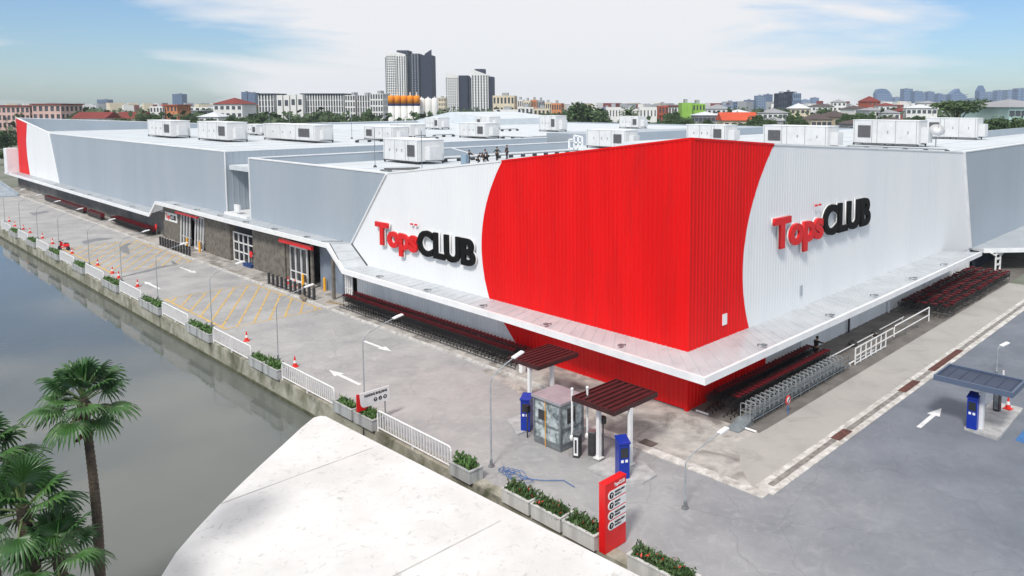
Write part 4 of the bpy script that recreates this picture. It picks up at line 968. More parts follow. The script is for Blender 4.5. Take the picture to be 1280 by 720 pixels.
# traffic cones
def cone(x, y, label, z=.004):
    t = thing('traffic_cone', label, 'traffic cone', (x, y, z), random.uniform(0, 1.5), 'orange traffic cones')
    MB().box(-.2, .2, -.2, .2, 0, .04).build('base', M_orange, t)
    m_ = MB(); m_.lathe((0, 0, .04), [(.15, 0), (.105, .22)], 12); m_.lathe((0, 0, .04), [(.07, .4), (.03, .66), (.012, .68)], 12); m_.build('cone', M_orange, t)
    MB().lathe((0, 0, .04), [(.106, .22), (.071, .4)], 12).build('band', M_wpaint, t)
cones = [(-10.9, 113), (-11.3, 107), (-11.1, 102.8), (-11.1, 98.9), (-11.0, 92.6), (-11.1, 87), (-11.1, 78.1), (-11.0, 68.5), (-11.1, 63), (-11.2, 54.9), (-11.3, 60.2), (-11.23, 30.8), (-11.4, 23.0)]
for i, (x, y) in enumerate(cones): cone(x, y, 'orange traffic cone on the quay side, %s one from the far end' % ORD[i] if i < 11 else ('orange traffic cone beside the planters beyond the big hatched box', 'orange traffic cone behind the second fence panel beyond the parking sign')[i - 11])
cone(12.2, -13.0, 'orange traffic cone on the island of the dark roof booth', .15)
cone(-1.3, 45.2, 'left orange cone before the nearer entrance door', .11); cone(-1.3, 43.8, 'right orange cone before the nearer entrance door', .11)
# scooter
t = thing('scooter', 'small red and black scooter parked among the cones on the quay', 'scooter', (-11.2, 81.2, .01), R(120))
for x in (-.6, .6):
    m_ = MB(); m_.tube([(x, -.05, .25), (x, .05, .25)], .25, 14); m_.build('wheel', M_black, t)
m_ = MB(); m_.blob((-.35, 0, .6), (.5, .17, .22), 10, 6); m_.box(-.1, .35, -.16, .16, .3, .36); m_.build('body', M_redgloss, t)
MB().blob((-.35, 0, .84), (.42, .14, .08), 10, 6).build('seat', M_black, t)
m_ = MB(); m_.tube([(.6, 0, .25), (.42, 0, 1.05)], .05, 8); m_.bar((.45, -.1, .45), (.40, -.1, .95), .03, .3); m_.build('front_fork', M_redgloss, t)
m_ = MB(); m_.tube([(.38, -.35, 1.1), (.42, 0, 1.05), (.38, .35, 1.1)], .025, 6); m_.build('handlebar', M_black, t)
MB().blob((.5, 0, .98), (.09, .1, .09), 8, 6).build('headlight', M_glass, t)

# direction board on posts
t = thing('parking_sign', 'white direction board with red curved end standing over the quay planters', 'sign', (-12.6, 11.45, .03))
# board outline: white field with a red swoosh at its left
m_ = MB()
def plate(mb, pts, y0, y1):
    n = len(pts); vs = [(x, y0, z) for x, z in pts] + [(x, y1, z) for x, z in pts]
    mb.add(vs, [tuple(range(n)), tuple(range(n, 2 * n))[::-1]] + [(i, n + i, n + (i + 1) % n, (i + 1) % n) for i in range(n)])
wp = [(.95, 1.78), (.95, .98)] + [(-.55 - .25 * math.sin(a), 1.05 + .28 - .35 * math.cos(a)) for a in [i * math.pi / 2 / 6 for i in range(7)]] + [(-.84, 1.78)]
plate(m_, wp[::-1], -.03, .03); m_.build('board', M_wpaint, t)
m_ = MB(); plate(m_, [(-1.0, 1.78), (-.843, 1.78), (-.80, 1.33), (-.72, 1.10), (-.553, .975), (-.3, .96), (-.5, .86), (-1.0, .84)][::-1], -.028, .028); m_.build('red_end', M_redgloss, t)
for x in (-.62, .72): MB().tube([(x, .05, 0 if x > 0 else -1.1), (x, .05, 1.7)], .03, 6).build('post', M_dark if x < 0 else M_galv, t)
place_text('lettering', 'PARKING BUILDING', .13, .01, M_text, (-.55, -.04, 1.52), (1, 0, 0), t, width=1.35, bold=.004)
for i, ch in enumerate('P+='):
    x = .1 + i * .29; m_ = MB(); m_.tube([(x, -.031, 1.25), (x, -.04, 1.25)], .11, 16); m_.build('icon', M_text, t)
    m_ = MB()
    if i == 0: m_.bar((x - .03, -.045, 1.19), (x - .03, -.045, 1.31), .02, .008); m_.cbox((x + .01, -.045, 1.285), (.06, .008, .05))
    elif i == 1: m_.bar((x - .05, -.045, 1.20), (x + .05, -.045, 1.30), .025, .008)
    else: m_.cbox((x, -.045, 1.27), (.1, .008, .04)); m_.cbox((x, -.045, 1.21), (.08, .008, .02))
    m_.build('icon_mark', M_wpaint, t)

# red totem sign
t = thing('sign_tower', 'tall red sign tower with four white rows standing by the flowered hedge', 'sign', (-12.55, -5.7, .03))
MB().box(-.60, .60, 0, .32, 0, 2.70).build('tower', M_redgloss, t)
MB().box(-.62, .62, -.01, .33, 2.702, 2.74).build('cap', M_redgloss, t)
place_text('lettering', 'TopsCLUB', .13, .01, M_wpaint, (-.1, -.01, 2.5), (1, 0, 0), t, width=.62, bold=.006)
rows = [('SUMMER HEALTH', 'CENTER B. 1'), ('HEALTH CENTER', 'FL. B'), ('SUMMER HEALTH', 'BUILDING'), ('SUMMER HEALTH', 'CENTER B. 2')]
rows = [('PARKING AREA 4', 'ROUTE B. 1'), ('PARKING', 'EXIT B.'), ('PARKING BUILDING', 'ENTRANCE'), ('PARKING AREA 5', 'ROUTE B. 2')]
for i, (r1_, r2_) in enumerate(rows):
    z = 2.22 - i * .40; m_ = MB()
    pts = [(.58, z - .17), (.58, z + .17)] + [(-.28 - .17 * math.sin(a), z + .17 * math.cos(a)) for a in [k_ * math.pi / 8 for k_ in range(9)]]
    plate(m_, pts, -.02, -.001); rw = m_.build('direction_row', M_wpaint, t)
    m_ = MB(); m_.tube([(-.27, -.021, z), (-.27, -.03, z)], .12, 16); m_.build('icon', M_text, rw)
    m_ = MB(); m_.bar((-.29, -.034, z - .06), (-.29, -.034, z + .06), .022, .006); m_.cbox((-.25, -.034, z + .03), (.06, .006, .05)); m_.build('icon_mark', M_wpaint, rw)
    place_text('lettering', r1_, .075, .008, M_text, (-.08, -.026, z + .03), (1, 0, 0), rw, width=min(.6, .045 * len(r1_)), bold=.003)
    place_text('lettering', r2_, .07, .008, M_text, (-.08, -.026, z - .09), (1, 0, 0), rw, width=.035 * len(r2_) + .03, bold=.003)

# ================================================================ BOOTHS
def brown_canopy(cx, cy, label, posts, wx=3.1, wy=2.55, z=2.95, m_=M_brown, ribs=7):
    t = thing('booth_canopy', label, 'canopy', (cx, cy, .0))
    MB().box(-wx / 2, wx / 2, -wy / 2, wy / 2, z - .12, z).build('roof', m_, t)
    for i in range(ribs):
        y = -wy / 2 + wy * (i + .5) / ribs
        MB().box(-wx / 2, wx / 2, y - .09, y + .09, z + .002, z + .06).build('roof_rib', m_, t)
    r_ = MB(); r_.box(-wx / 2 - .06, -wx / 2 - .002, -wy / 2 - .06, wy / 2 + .06, z - .16, z + .08); r_.box(wx / 2 + .002, wx / 2 + .06, -wy / 2 - .06, wy / 2 + .06, z - .16, z + .08)
    r_.box(-wx / 2, wx / 2, -wy / 2 - .06, -wy / 2 - .002, z - .16, z + .08); r_.box(-wx / 2, wx / 2, wy / 2 + .002, wy / 2 + .06, z - .16, z + .08); r_.build('roof_edge', m_, t)
    for (x, y) in posts:
        MB().box(x - cx - .09, x - cx + .09, y - cy - .09, y - cy + .09, .1, z - .122).build('post', M_wpaint, t)
        MB().box(x - cx - .2, x - cx + .2, y - cy - .2, y - cy + .2, .08, .14).build('foot', M_wpaint, t)
    return t
brown_canopy(-4.9, 6.35, 'dark maroon ribbed booth canopy on two posts, the one farther from the camera', [(-7.2 + .9, 6.0), (-5.0, 5.6)], 3.0, 2.3)
brown_canopy(-6.6, -.45, 'dark maroon ribbed booth canopy on two posts, the nearer one', [(-7.55, -.25), (-7.0, -1.75)], 3.1, 2.6)
# islands
M_isl = mat('island_concrete', srgb(188, 188, 188), srgb(154, 154, 154), rough=.85, scale=2, bump=.2)
def island(poly, z=.15): struct(MB().prism(poly, 0, z).build('traffic_island', M_isl))
island([(-8.75, -.6), (-7.1, -.6), (-6.4, -2.0), (-7.0, -3.35), (-8.0, -3.35), (-8.75, -2.9)], .12)
island([(-8.45, 4.6), (-5.35, 4.6), (-5.35, 6.4), (-7.6, 6.4)], .08)
island([(7.75, -13.7), (8.0, -12.0), (12.9, -12.0), (12.9, -13.6)], .15)
# wrapped glass booth
bt = thing('ticket_booth', 'square glass ticket booth wrapped in clear plastic with grey lid', 'booth', (-7.5, 2.55, .05))
MB().box(-.8, .8, -.95, .95, 0, .25).build('plinth', M_galv, bt)
fr = MB()
for x in (-.78, .78):
    for y in (-.93, .93): fr.box(x - .05, x + .05, y - .05, y + .05, .25, 2.3)
for z in (.28, 1.05, 2.25):
    fr.bar((-.78, -.93, z), (.78, -.93, z), .07); fr.bar((-.78, .93, z), (.78, .93, z), .07); fr.bar((-.78, -.93, z), (-.78, .93, z), .07); fr.bar((.78, -.93, z), (.78, .93, z), .07)
fr.build('frame', M_galv, bt)
M_film = mat('plastic_film', srgb(150, 162, 166), srgb(205, 214, 216), rough=.22, scale=3.0, detail=9, c3=srgb(92, 104, 108), s3=1.6, lo3=.45, hi3=.6, bump=.9, bscale=6)
pn = MB(); pn.box(-.77, .77, -.92, .92, .3, 2.24); pn.build('wrapped_glazing', M_film, bt)
MB().box(-.9, .9, -1.05, 1.05, 2.32, 2.44).build('lid', mat('lid', srgb(160, 160, 166), srgb(140, 140, 148), rough=.3, scale=1), bt)
m_ = MB()
for (y, z) in ((.35, 1.45),): m_.box(-.80, -.772, y - .28, y + .28, z - .2, z + .3)
m_.box(-.3, .25, -.95, -.922, 1.25, 2.0); m_.build('window', M_glass, bt)
MB().tube([(-.83, .1, 2.45), (-.84, .08, 1.2), (-.9, .02, .0)], .02, 5).build('strap', M_yb, bt)
# blue ticket machines
def machine(x, y, rz, label, z=.1):
    t = thing('ticket_machine', label, 'ticket machine', (x, y, z), rz)
    b = MB(); b.add([(-.28, -.25, 0), (.28, -.25, 0), (.28, .25, 0), (-.28, .25, 0), (-.28, -.25, 1.62), (.28, -.25, 1.74), (.28, .25, 1.74), (-.28, .25, 1.62)], [(3, 2, 1, 0), (4, 5, 6, 7), (0, 1, 5, 4), (1, 2, 6, 5), (2, 3, 7, 6), (3, 0, 4, 7)]); b.build('cabinet', M_blue, t)
    h = MB(); h.add([(-.36, -.28, 1.64), (.3, -.28, 1.78), (.3, .28, 1.78), (-.36, .28, 1.64), (-.36, -.28, 1.70), (.3, -.28, 1.84), (.3, .28, 1.84), (-.36, .28, 1.70)], [(3, 2, 1, 0), (4, 5, 6, 7), (0, 1, 5, 4), (1, 2, 6, 5), (2, 3, 7, 6), (3, 0, 4, 7)]); h.build('hood', M_blue, t)
    MB().box(-.30, -.281, -.18, .18, 1.0, 1.45).build('screen', M_glass, t)
    s_ = MB(); s_.box(-.302, -.281, -.16, -.04, .78, .9); s_.box(-.302, -.281, .04, .16, .78, .9); s_.build('slot', M_trim, t)
    return t
machine(-8.2, -2.3, R(60), 'blue ticket machine on the island under the nearer maroon canopy', .12)
machine(-7.65, 4.75, R(30), 'blue ticket machine left of the wrapped glass booth', .08)
machine(8.25, -12.35, R(0), 'blue ticket machine under the single post dark roof', .15)
def barrier(x, y, label, face=M_trim, z=.01):
    t = thing('barrier_machine', label, 'barrier', (x, y, z), R(25))
    MB().box(-.2, .2, -.16, .16, 0, 1.15).build('cabinet', M_dark, t); MB().box(-.22, -.201, -.11, .11, .12, 1.02).build('panel', face, t)
    MB().box(-.24, -.221, -.05, .05, .25, .9).build('inset', M_dark, t)
    MB().box(-.22, .22, -.18, .18, 1.152, 1.2).build('cap', M_galv, t)
    m_ = MB(); m_.tube([(0, .26, .9), (0, .26, 3.3)], .055, 8); m_.build('boom', M_wpaint, t)
    m_ = MB(); m_.blob((0, .26, .9), (.13, .13, .17), 10, 6); m_.build('boom_hub', M_wpaint, t); m_ = MB(); m_.blob((0, .26, 3.32), (.08, .08, .08), 8, 6); m_.build('boom_tip', M_wpaint, t)
barrier(-8.0, .75, 'barrier machine with raised white boom and pale front, next to the booth')
barrier(-7.35, .35, 'dark barrier machine with raised white boom, the one farther from booth', M_dark)
def sensor(x, y, label, h=1.6, z=.02):
    t = thing('sensor_post', label, 'post', (x, y, z)); MB().tube([(0, 0, 0), (0, 0, h)], .04, 6).build('post', M_dark, t); MB().box(-.1, .1, -.12, .12, h - .25, h + .1).build('reader', M_black, t)
sensor(-8.25, 4.05, 'thin black reader post left of the booth')
sensor(-7.35, -.35, 'thin black reader post behind the nearer canopy posts', 2.0)
# right booth with one post
t = thing('booth_canopy', 'dark blue flat canopy on a single white post at the right', 'canopy', (8.6, -12.5, .0))
M_nv = mat('navy_roofing', srgb(48, 60, 84), srgb(38, 48, 70), rough=.45, scale=1)
MB().box(-1.1, 1.15, -1.75, 1.85, 2.58, 2.7).build('roof', M_nv, t)
m_ = MB(); m_.box(-1.2, -1.102, -1.85, 1.95, 2.5, 2.78); m_.box(1.152, 1.25, -1.85, 1.95, 2.5, 2.78); m_.box(-1.1, 1.15, -1.85, -1.752, 2.5, 2.78); m_.box(-1.1, 1.15, 1.852, 1.95, 2.5, 2.78); m_.build('roof_edge', mat('edge', srgb(84, 98, 120), rough=.4), t)
for i in range(6): MB().box(-1.08, 1.13, -1.6 + i * .6, -1.55 + i * .6, 2.702, 2.72).build('roof_rib', M_nv, t)
MB().box(-.3, -.05, -.3, -.05, .15, 2.578).build('post', M_wpaint, t)
barrier_t = thing('barrier_machine', 'dark grey barrier cabinet with raised boom beside the orange cone', 'barrier', (11.6, -12.6, .15))
MB().box(-.2, .2, -.16, .16, 0, 1.2).build('cabinet', M_dark, barrier_t); MB().box(-.22, -.201, -.1, .1, .1, 1.1).build('panel', M_galv, barrier_t)
MB().tube([(0, -.24, .9), (0, -.24, 2.3)], .05, 8).build('boom', M_wpaint, barrier_t)
# blue paint smears on the road
M_bp = mat('blue_road_paint', srgb(66, 120, 176), srgb(52, 100, 156), rough=.8, scale=1.5)
k = MB(); k.face([(8.4, -14.3, .013), (11.6, -14.3, .013), (12.2, -16.2, .013), (8.0, -16.4, .013)][::-1]); struct(k.build('blue_marking', M_bp))
# tangle of blue hose
rnd = random.Random(3); t = thing('hose', 'tangled blue hose on the ground beside the single planter', 'hose', (-11.4, 2.3, .04))
for j in range(5):
    pts = []; r0 = .14 + .06 * j; ph = rnd.uniform(0, 6)
    for i in range(26): a = i * .33 + ph; pts.append((r0 * 1.0 * math.cos(a) + .12 * math.sin(3 * a), r0 * 1.7 * math.sin(a) + .1 * math.cos(2 * a) - .3 * j, .02 + .012 * j))
    MB().tube(pts, .016, 5).build('coil', mat('hose_blue', srgb(70, 106, 160), rough=.5), t)
MB().tube([(0, -1.2, .02), (.6, -2.2, .02), (1.2, -2.8, .02), (1.1, -3.6, .02)], .022, 5).build('loose_end', MATS['hose_blue'], t)
# slatted barriers before the entrances
def slat_barrier(y0, y1, x, label):
    t = thing('slat_barrier', label, 'barrier', (x, y0, .01)); n = int((y1 - y0) / .85)
    for i in range(n + 1): MB().box(-.09, .09, i * (y1 - y0) / n - .11, i * (y1 - y0) / n + .11, 0, 1.15).build('slat', M_dark, t)
    MB().bar((0, 0, .95), (0, y1 - y0, .95), .05).build('rail', M_dark, t); MB().bar((0, 0, .2), (0, y1 - y0, .2), .05).build('rail', M_dark, t)
slat_barrier(37.8, 46.6, -2.5, 'row of dark upright slats before the nearer entrance')
slat_barrier(66.4, 75.8, -2.6, 'row of dark upright slats before the far entrance')
MB()
def bollard(x, y, label, m_=M_yb):
    t = thing('bollard', label, 'bollard', (x, y, .11)); MB().tube([(0, 0, 0), (0, 0, 1.15)], .12, 12).build('post', m_, t); MB().lathe((0, 0, 1.15), [(.12, 0), (.09, .05), (.02, .07)], 12).build('cap', m_, t)
bollard(-.25, 40.2, 'thick yellow bollard before the blue grey wall'); bollard(-.9, 43.0, 'orange yellow post at the right side of the nearer door')
bollard(-1.0, 67.8, 'orange post at the right of the far entrance', M_yb); bollard(-1.1, 71.4, 'orange post between the two far entrance doors', M_yb)
def hyd(x, y, z, label):
    t = thing('disc_sign', label, 'sign', (x, y, z)); m_ = MB(); m_.tube([(0, 0, 0), (-.06, 0, 0)], .34, 18); m_.build('disc', M_redgloss, t); MB().bar((.03, 0, -1.1), (.03, 0, 0), .06).build('post', M_galv, t)
hyd(-1.0, 82.2, 1.5, 'red round disc sign on a post at the far end of the entrance'); hyd(-.75, 54.5, 1.6, 'red round disc sign beside the white grille gate')
m_ = MB(); m_.box(-2.3, -1.7, 38.3, 39.2, .02, .3); 
for i, (x, y) in enumerate(((-2.9, 39.2), (-3.1, 38.4))):
    b = MB(); b.blob((0, 0, .2), (.22, .25, .22), 10, 6, .12); tag(b.build('sack', mat('sack', srgb(150, 140, 128), srgb(110, 100, 90), rough=.9, scale=5), loc=(x, y, .02)), ('small pale sack by the near end of the slats', 'small pale sack nearest the kerb by the slats')[i], 'sack')
tag(MB().bar((-2.2, 36.2, .15), (-1.6, 34.4, .15), .2, .08).bar((-1.9, 36.3, .2), (-1.9, 35.0, .2), .1, .08).build('timber_planks', mat('timber', srgb(150, 134, 110), rough=.8)), 'loose timber planks by the end of the left trolley row', 'planks')
# bin at the corner of the left trolley row
t = thing('tap_box', 'small white box at the near end of the left trolley row', 'box', (-2.2, 11.2, .11)); MB().box(-.15, .15, -.15, .15, 0, .5).build('body', M_wpaint, t); MB().box(-.17, .17, -.17, .17, .502, .55).build('lid', M_wpaint, t)

# ================================================================ WHITE ROUNDED ROOF IN THE RIVER
M_wroof = mat('weathered_white_roof', (.72, .72, .71), (.60, .60, .59), rough=.75, scale=.35, c3=(.34, .34, .32), s3=3.4, lo3=.56, hi3=.80, bump=.12, bscale=3)
prv = thing('river_pavilion', 'low structure with weathered white rounded flat roof at the water edge', 'building', (-18, 2, -1.2))
curve = [(-15.25, 12.15), (-15.6, 12.2), (-16.6, 11.5), (-18.1, 10.3), (-19.7, 9.05), (-21.1, 7.9), (-22.4, 6.8), (-23.6, 5.7), (-24.7, 4.6), (-25.6, 3.4), (-26.2, 2.0), (-26.4, .4), (-26.2, -14), (-14.2, -14), (-14.6, -4), (-15.1, 11.9)]
rel = [(x + 18, y - 2) for x, y in curve]
MB().prism(rel[::-1], 1.95, 2.2).build('roof', M_wroof, prv)
M_jt = mat('joint_sealant', (.40, .40, .39), (.52, .52, .51), rough=.8, scale=1.5)
for k_ in range(5):
    y = -13.5 + k_ * 4.6; xs_ = [x for x, yy in rel if yy > y]; xl = -8.2 if y < 1 else -8.2 + (y - 1) * .95
    if k_ % 2: continue
    MB().box(xl + .25, 2.6, y - .03, y + .03, 2.201, 2.215).build('roof_joint', M_jt, prv)
ins = [((x + 2) * .96 - 2 + .0, (y) * .96) for x, y in rel]
MB().prism(ins[::-1], -1.0, 1.948).build('wall', mat('pavilion_wall', srgb(150, 150, 146), srgb(120, 120, 114), rough=.85, scale=1), prv)

# ================================================================ PALMS
def fan_leaf(mb, o, d, L_, seed, droop=.5, n=26, span=R(230)):
    """fan palm leaf: petiole o->tip of petiole along d, then radiating pleated segments"""
    rnd = random.Random(seed); d = Vector(d).normalized(); side = d.cross(Vector((0, 0, 1)))
    if side.length < .1: side = Vector((1, 0, 0))
    side.normalize(); nrm = side.cross(d).normalized()
    pl = L_ * 1.0; hub = Vector(o) + d * pl + Vector((0, 0, -.08 * pl * pl))
    mb.bar(Vector(o), Vector(o) + d * pl * .5 + Vector((0, 0, .0)), .05, .03, 1); mb.bar(Vector(o) + d * pl * .5, hub, .04, .03, 1)
    cup = rnd.uniform(-.05, .3)
    for i in range(n):
        a = -span / 2 + span * i / (n - 1); b = span / n * .62
        ln = L_ * (1.0 - .22 * abs(a) / (span / 2)) * rnd.uniform(.9, 1.05)
        def pt(ang, r, lift=0):
            v = d * math.cos(ang) + side * math.sin(ang)
            p = hub + v * r + nrm * (cup * r * abs(math.sin(ang)) + lift)
            fr_ = r / ln; p.z -= droop * L_ * max(0, fr_ - .35) ** 2 * 1.4 + (.25 * L_ * max(0, fr_ - .75) * droop * 2 if i % 2 else 0)
            return p
        mid = ln * .62
        mb.face([hub, pt(a - b, mid * .6), pt(a, mid * .6, .03)]); mb.face([hub, pt(a, mid * .6, .03), pt(a + b, mid * .6)])
        mb.face([pt(a - b, mid * .6), pt(a - b * .75, mid), pt(a, mid, .02), pt(a, mid * .6, .03)]); mb.face([pt(a, mid * .6, .03), pt(a, mid, .02), pt(a + b * .75, mid), pt(a + b, mid * .6)])
        mb.face([pt(a - b * .75, mid), pt(a - b * .3, ln * .86), pt(a + b * .1, ln), pt(a, mid, .02)]); mb.face([pt(a, mid, .02), pt(a + b * .1, ln), pt(a + b * .3, ln * .86), pt(a + b * .75, mid)])
def palm(x, y, zc, L_, nl, label, seed, tr=.17, dead=True):
    t = thing('palm_tree', label, 'palm tree', (x, y, -.02)); rnd = random.Random(seed)
    tk = MB(); k_ = 16; pts = [(.12 * math.sin(i * .25), .08 * math.sin(i * .3), zc * i / k_) for i in range(k_ + 1)]
    tk.tube(pts, tr * 1.2, 12, tr * .8)
    for i in range(int(zc / .16)): z = i * .16 + .05; f = z / zc * k_; tk.lathe((.12 * math.sin(f * .25), .08 * math.sin(f * .3), z), [(tr * (1.23 - .4 * z / zc), 0), (tr * (1.30 - .4 * z / zc), .03), (tr * (1.2 - .4 * z / zc), .06)], 12)
    tk.build('trunk', M_trunk, t, False)
    top = Vector(pts[-1]); cr = MB()
    for i in range(nl):
        az_ = i * 2.399 + rnd.uniform(-.2, .2); el = R(82) - (i / nl) * R(118) + rnd.uniform(-.12, .12)
        d = Vector((math.cos(az_) * math.cos(el), math.sin(az_) * math.cos(el), math.sin(el)))
        fan_leaf(cr, top + Vector((0, 0, -.35 * i / nl)), d, L_ * rnd.uniform(.85, 1.1), seed * 100 + i, droop=.35 + .5 * i / nl, n=22)
    cr.build('crown', [M_palm, mat('petiole', (.14, .20, .07), rough=.5)], t)
    if dead:
        dd = MB()
        for i in range(22):
            a = rnd.uniform(0, 6.28); z = rnd.uniform(-1.25, -.4); p = top + Vector((math.cos(a) * tr * .7, math.sin(a) * tr * .7, z))
            q_ = p + Vector((math.cos(a), math.sin(a), rnd.uniform(-.5, .7))) * rnd.uniform(.15, .36); dd.bar(p, q_, .09, .03)
        dd.build('old_leaf_bases', M_palm_d, t)
palm(-27.45, 3.2, 8.0, .80, 26, 'tall single fan palm with slim trunk and red brown leaf bases', 3, tr=.14)
palm(-29.35, 1.9, 5.7, .92, 20, 'short bushy fan palm at the bottom left, nearer the tall palm', 5, tr=.2, dead=False)
palm(-30.0, 4.2, 6.6, .92, 20, 'bushy fan palm cut by the left edge of the picture', 8, tr=.2, dead=False)
palm(-28.75, 1.2, 4.4, .80, 18, 'lowest bushy fan palm overlapping the foot of the tall palm', 11, tr=.18, dead=False)

# ================================================================ THE CITY BEHIND
def bearing(px, depth):
    """ground point at a given depth along the bearing of a picture column"""
    u = (px - 740) / 956.5
    return (CX + depth * (math.cos(AZ) + u * math.sin(AZ)), CY + depth * (math.sin(AZ) - u * math.cos(AZ)))
def hz(y, depth): return CZ - (y - 130.5) * depth / 956.5
FACE = AZ - math.pi / 2          # local -Y faces the camera side
M_win = mat('city_window', (.05, .06, .075), (.09, .10, .12), rough=.25, scale=.3)
def facade(w_, d_, h, nx, nz, wf=.55, hf=.6, ndx=None, z0=0, mixcol=None, inset=.3, vert=False):
    """box whose four walls are cut into bays with inset windows; slots 0 wall 1 window 2 accent"""
    mb = MB(); ndx = ndx or max(1, int(nx * d_ / w_))
    sides = [((-w_ / 2, -d_ / 2), (w_ / 2, -d_ / 2), nx), ((w_ / 2, -d_ / 2), (w_ / 2, d_ / 2), ndx), ((w_ / 2, d_ / 2), (-w_ / 2, d_ / 2), nx), ((-w_ / 2, d_ / 2), (-w_ / 2, -d_ / 2), ndx)]
    for (a, b, n) in sides:
        a = Vector((*a, 0)); b = Vector((*b, 0)); dr = (b - a).normalized(); inn = Vector((-dr.y, dr.x, 0)) * inset; L_ = (b - a).length
        for i in range(n):
            for k_ in range(nz):
                s0, s1 = L_ * i / n, L_ * (i + 1) / n; c0_, c1_ = h * k_ / nz, h * (k_ + 1) / nz
                m0, m1 = s0 + (s1 - s0) * (1 - wf) / 2, s1 - (s1 - s0) * (1 - wf) / 2
                e0, e1 = (c0_ + (c1_ - c0_) * (1 - hf) / 2, c1_ - (c1_ - c0_) * (1 - hf) / 2) if not vert else (c0_ + (c1_ - c0_) * .08, c1_)
                P = lambda s, z, q_=0: tuple(a + dr * s + inn * q_ + Vector((0, 0, z + z0)))
                mb.face([P(s0, c0_), P(s1, c0_), P(m1, e0), P(m0, e0)]); mb.face([P(s1, c0_), P(s1, c1_), P(m1, e1), P(m1, e0)])
                mb.face([P(s1, c1_), P(s0, c1_), P(m0, e1), P(m1, e1)]); mb.face([P(s0, c1_), P(s0, c0_), P(m0, e0), P(m0, e1)])
                mb.face([P(m0, e0), P(m1, e0), P(m1, e0, 1), P(m0, e0, 1)]); mb.face([P(m0, e1, 1), P(m1, e1, 1), P(m1, e1), P(m0, e1)]); mb.face([P(m0, e0), P(m0, e0, 1), P(m0, e1, 1), P(m0, e1)]); mb.face([P(m1, e0, 1), P(m1, e0), P(m1, e1), P(m1, e1, 1)])
                mb.face([P(m0, e0, 1), P(m1, e0, 1), P(m1, e1, 1), P(m0, e1, 1)], 1)
    mb.face([(-w_ / 2, -d_ / 2, h + z0), (w_ / 2, -d_ / 2, h + z0), (w_ / 2, d_ / 2, h + z0), (-w_ / 2, d_ / 2, h + z0)])
    return mb
def cmat(name, r, g, b, v=14): return mat(name, srgb(r, g, b), srgb(max(0, r - v), max(0, g - v), max(0, b - v)), rough=.8, scale=.15)
C_wh = cmat('city_white', 226, 226, 224); C_cr = cmat('city_cream', 216, 204, 180); C_gr = cmat('city_grey', 156, 160, 164); C_pk = cmat('city_pink', 206, 176, 168)
C_dk = cmat('city_slate', 34, 44, 66, 6); C_bl = cmat('city_blue', 120, 140, 166); C_or = cmat('city_orange', 206, 138, 96); C_gn = cmat('city_green', 142, 186, 82)
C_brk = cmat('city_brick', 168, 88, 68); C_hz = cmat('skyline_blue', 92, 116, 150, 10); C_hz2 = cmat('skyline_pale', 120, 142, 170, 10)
T_red = cmat('tile_red', 124, 50, 44); T_or = cmat('tile_orange', 202, 84, 50); T_dk = cmat('tile_dark', 84, 72, 72); T_gr = cmat('tile_grey', 150, 152, 156); T_wh = cmat('tile_white', 206, 210, 214)

def block(x0, x1, ytop, depth, nx, nz, wall, label, dd=14, cat='building', roofm=None, wf=.55, hf=.6, rz=0, win=M_win, vert=False, name='apartment_block', slant=None, extra=True):
    w_ = (x1 - x0) / 956.5 * depth; h = hz(ytop, depth); x, y = bearing((x0 + x1) / 2, depth + dd / 2)
    t = thing(name, label, cat, (x, y, 0), FACE + rz)
    facade(w_, dd, h, nx, nz, wf, hf, vert=vert).build('walls', [wall, win], t)
    if roofm: MB().box(-w_ / 2 - .6, w_ / 2 + .6, -dd / 2 - .6, dd / 2 + .6, h + .01, h + max(.5, h * .02)).build('roof', roofm, t)
    elif extra:
        MB().box(-w_ * .12, w_ * .15, -dd * .2, dd * .2, h + .01, h + 1.6).build('roof_tank', C_gr, t)
    return t, w_, h
# --- left
block(-30, 52, 133, 330, 14, 5, C_pk, 'long pinkish apartment block at the far left edge with white piers', 14, wf=.62, hf=.62, roofm=T_red)
block(54, 90, 131, 325, 5, 5, C_pk, 'narrower pinkish apartment block right of the far left one', 14, wf=.6, hf=.62, roofm=T_red)
def house(x0, x1, yeave, yridge, depth, wall, roofm, label, nwin=3, floors=2, dd=10, rz=0, hip=True, name='house'):
    w_ = (x1 - x0) / 956.5 * depth; h = hz(yeave, depth); hr = hz(yridge, depth); x, y = bearing((x0 + x1) / 2, depth + dd / 2)
    t = thing(name, label, 'house', (x, y, 0), FACE + rz)
    MB().box(-w_ / 2, w_ / 2, -dd / 2, dd / 2, 0, h).build('walls', wall, t)
    e = .6; a, b = w_ / 2 + e, dd / 2 + e; r_ = max(.2, a - b) if hip else a; 
    if not hip:
        rm = MB(); rm.add([(-a, -b, h), (a, -b, h), (a, b, h), (-a, b, h), (-a, 0, hr), (a, 0, hr)], [(0, 1, 5, 4), (2, 3, 4, 5), (0, 4, 3), (1, 2, 5), (3, 2, 1, 0)])
    else:
        rm = MB(); rm.add([(-a, -b, h), (a, -b, h), (a, b, h), (-a, b, h), (-r_ * .6, 0, hr), (r_ * .6, 0, hr)], [(0, 1, 5, 4), (2, 3, 4, 5), (0, 4, 3), (1, 2, 5), (3, 2, 1, 0)])
    rm.build('roof', roofm, t)
    me = MB().box(-.7, .7, -.08, 0, -.75, .75).mesh('window', M_win)
    for f in range(floors):
        z = h - 1.6 - f * 3.1
        if z < 1: break
        for i in range(nwin):
            o = bpy.data.objects.new('window', me); COL.objects.link(o); o.parent = t; o.location = (-w_ / 2 + w_ * (i + .5) / nwin, -dd / 2 - .003, z)
    return t
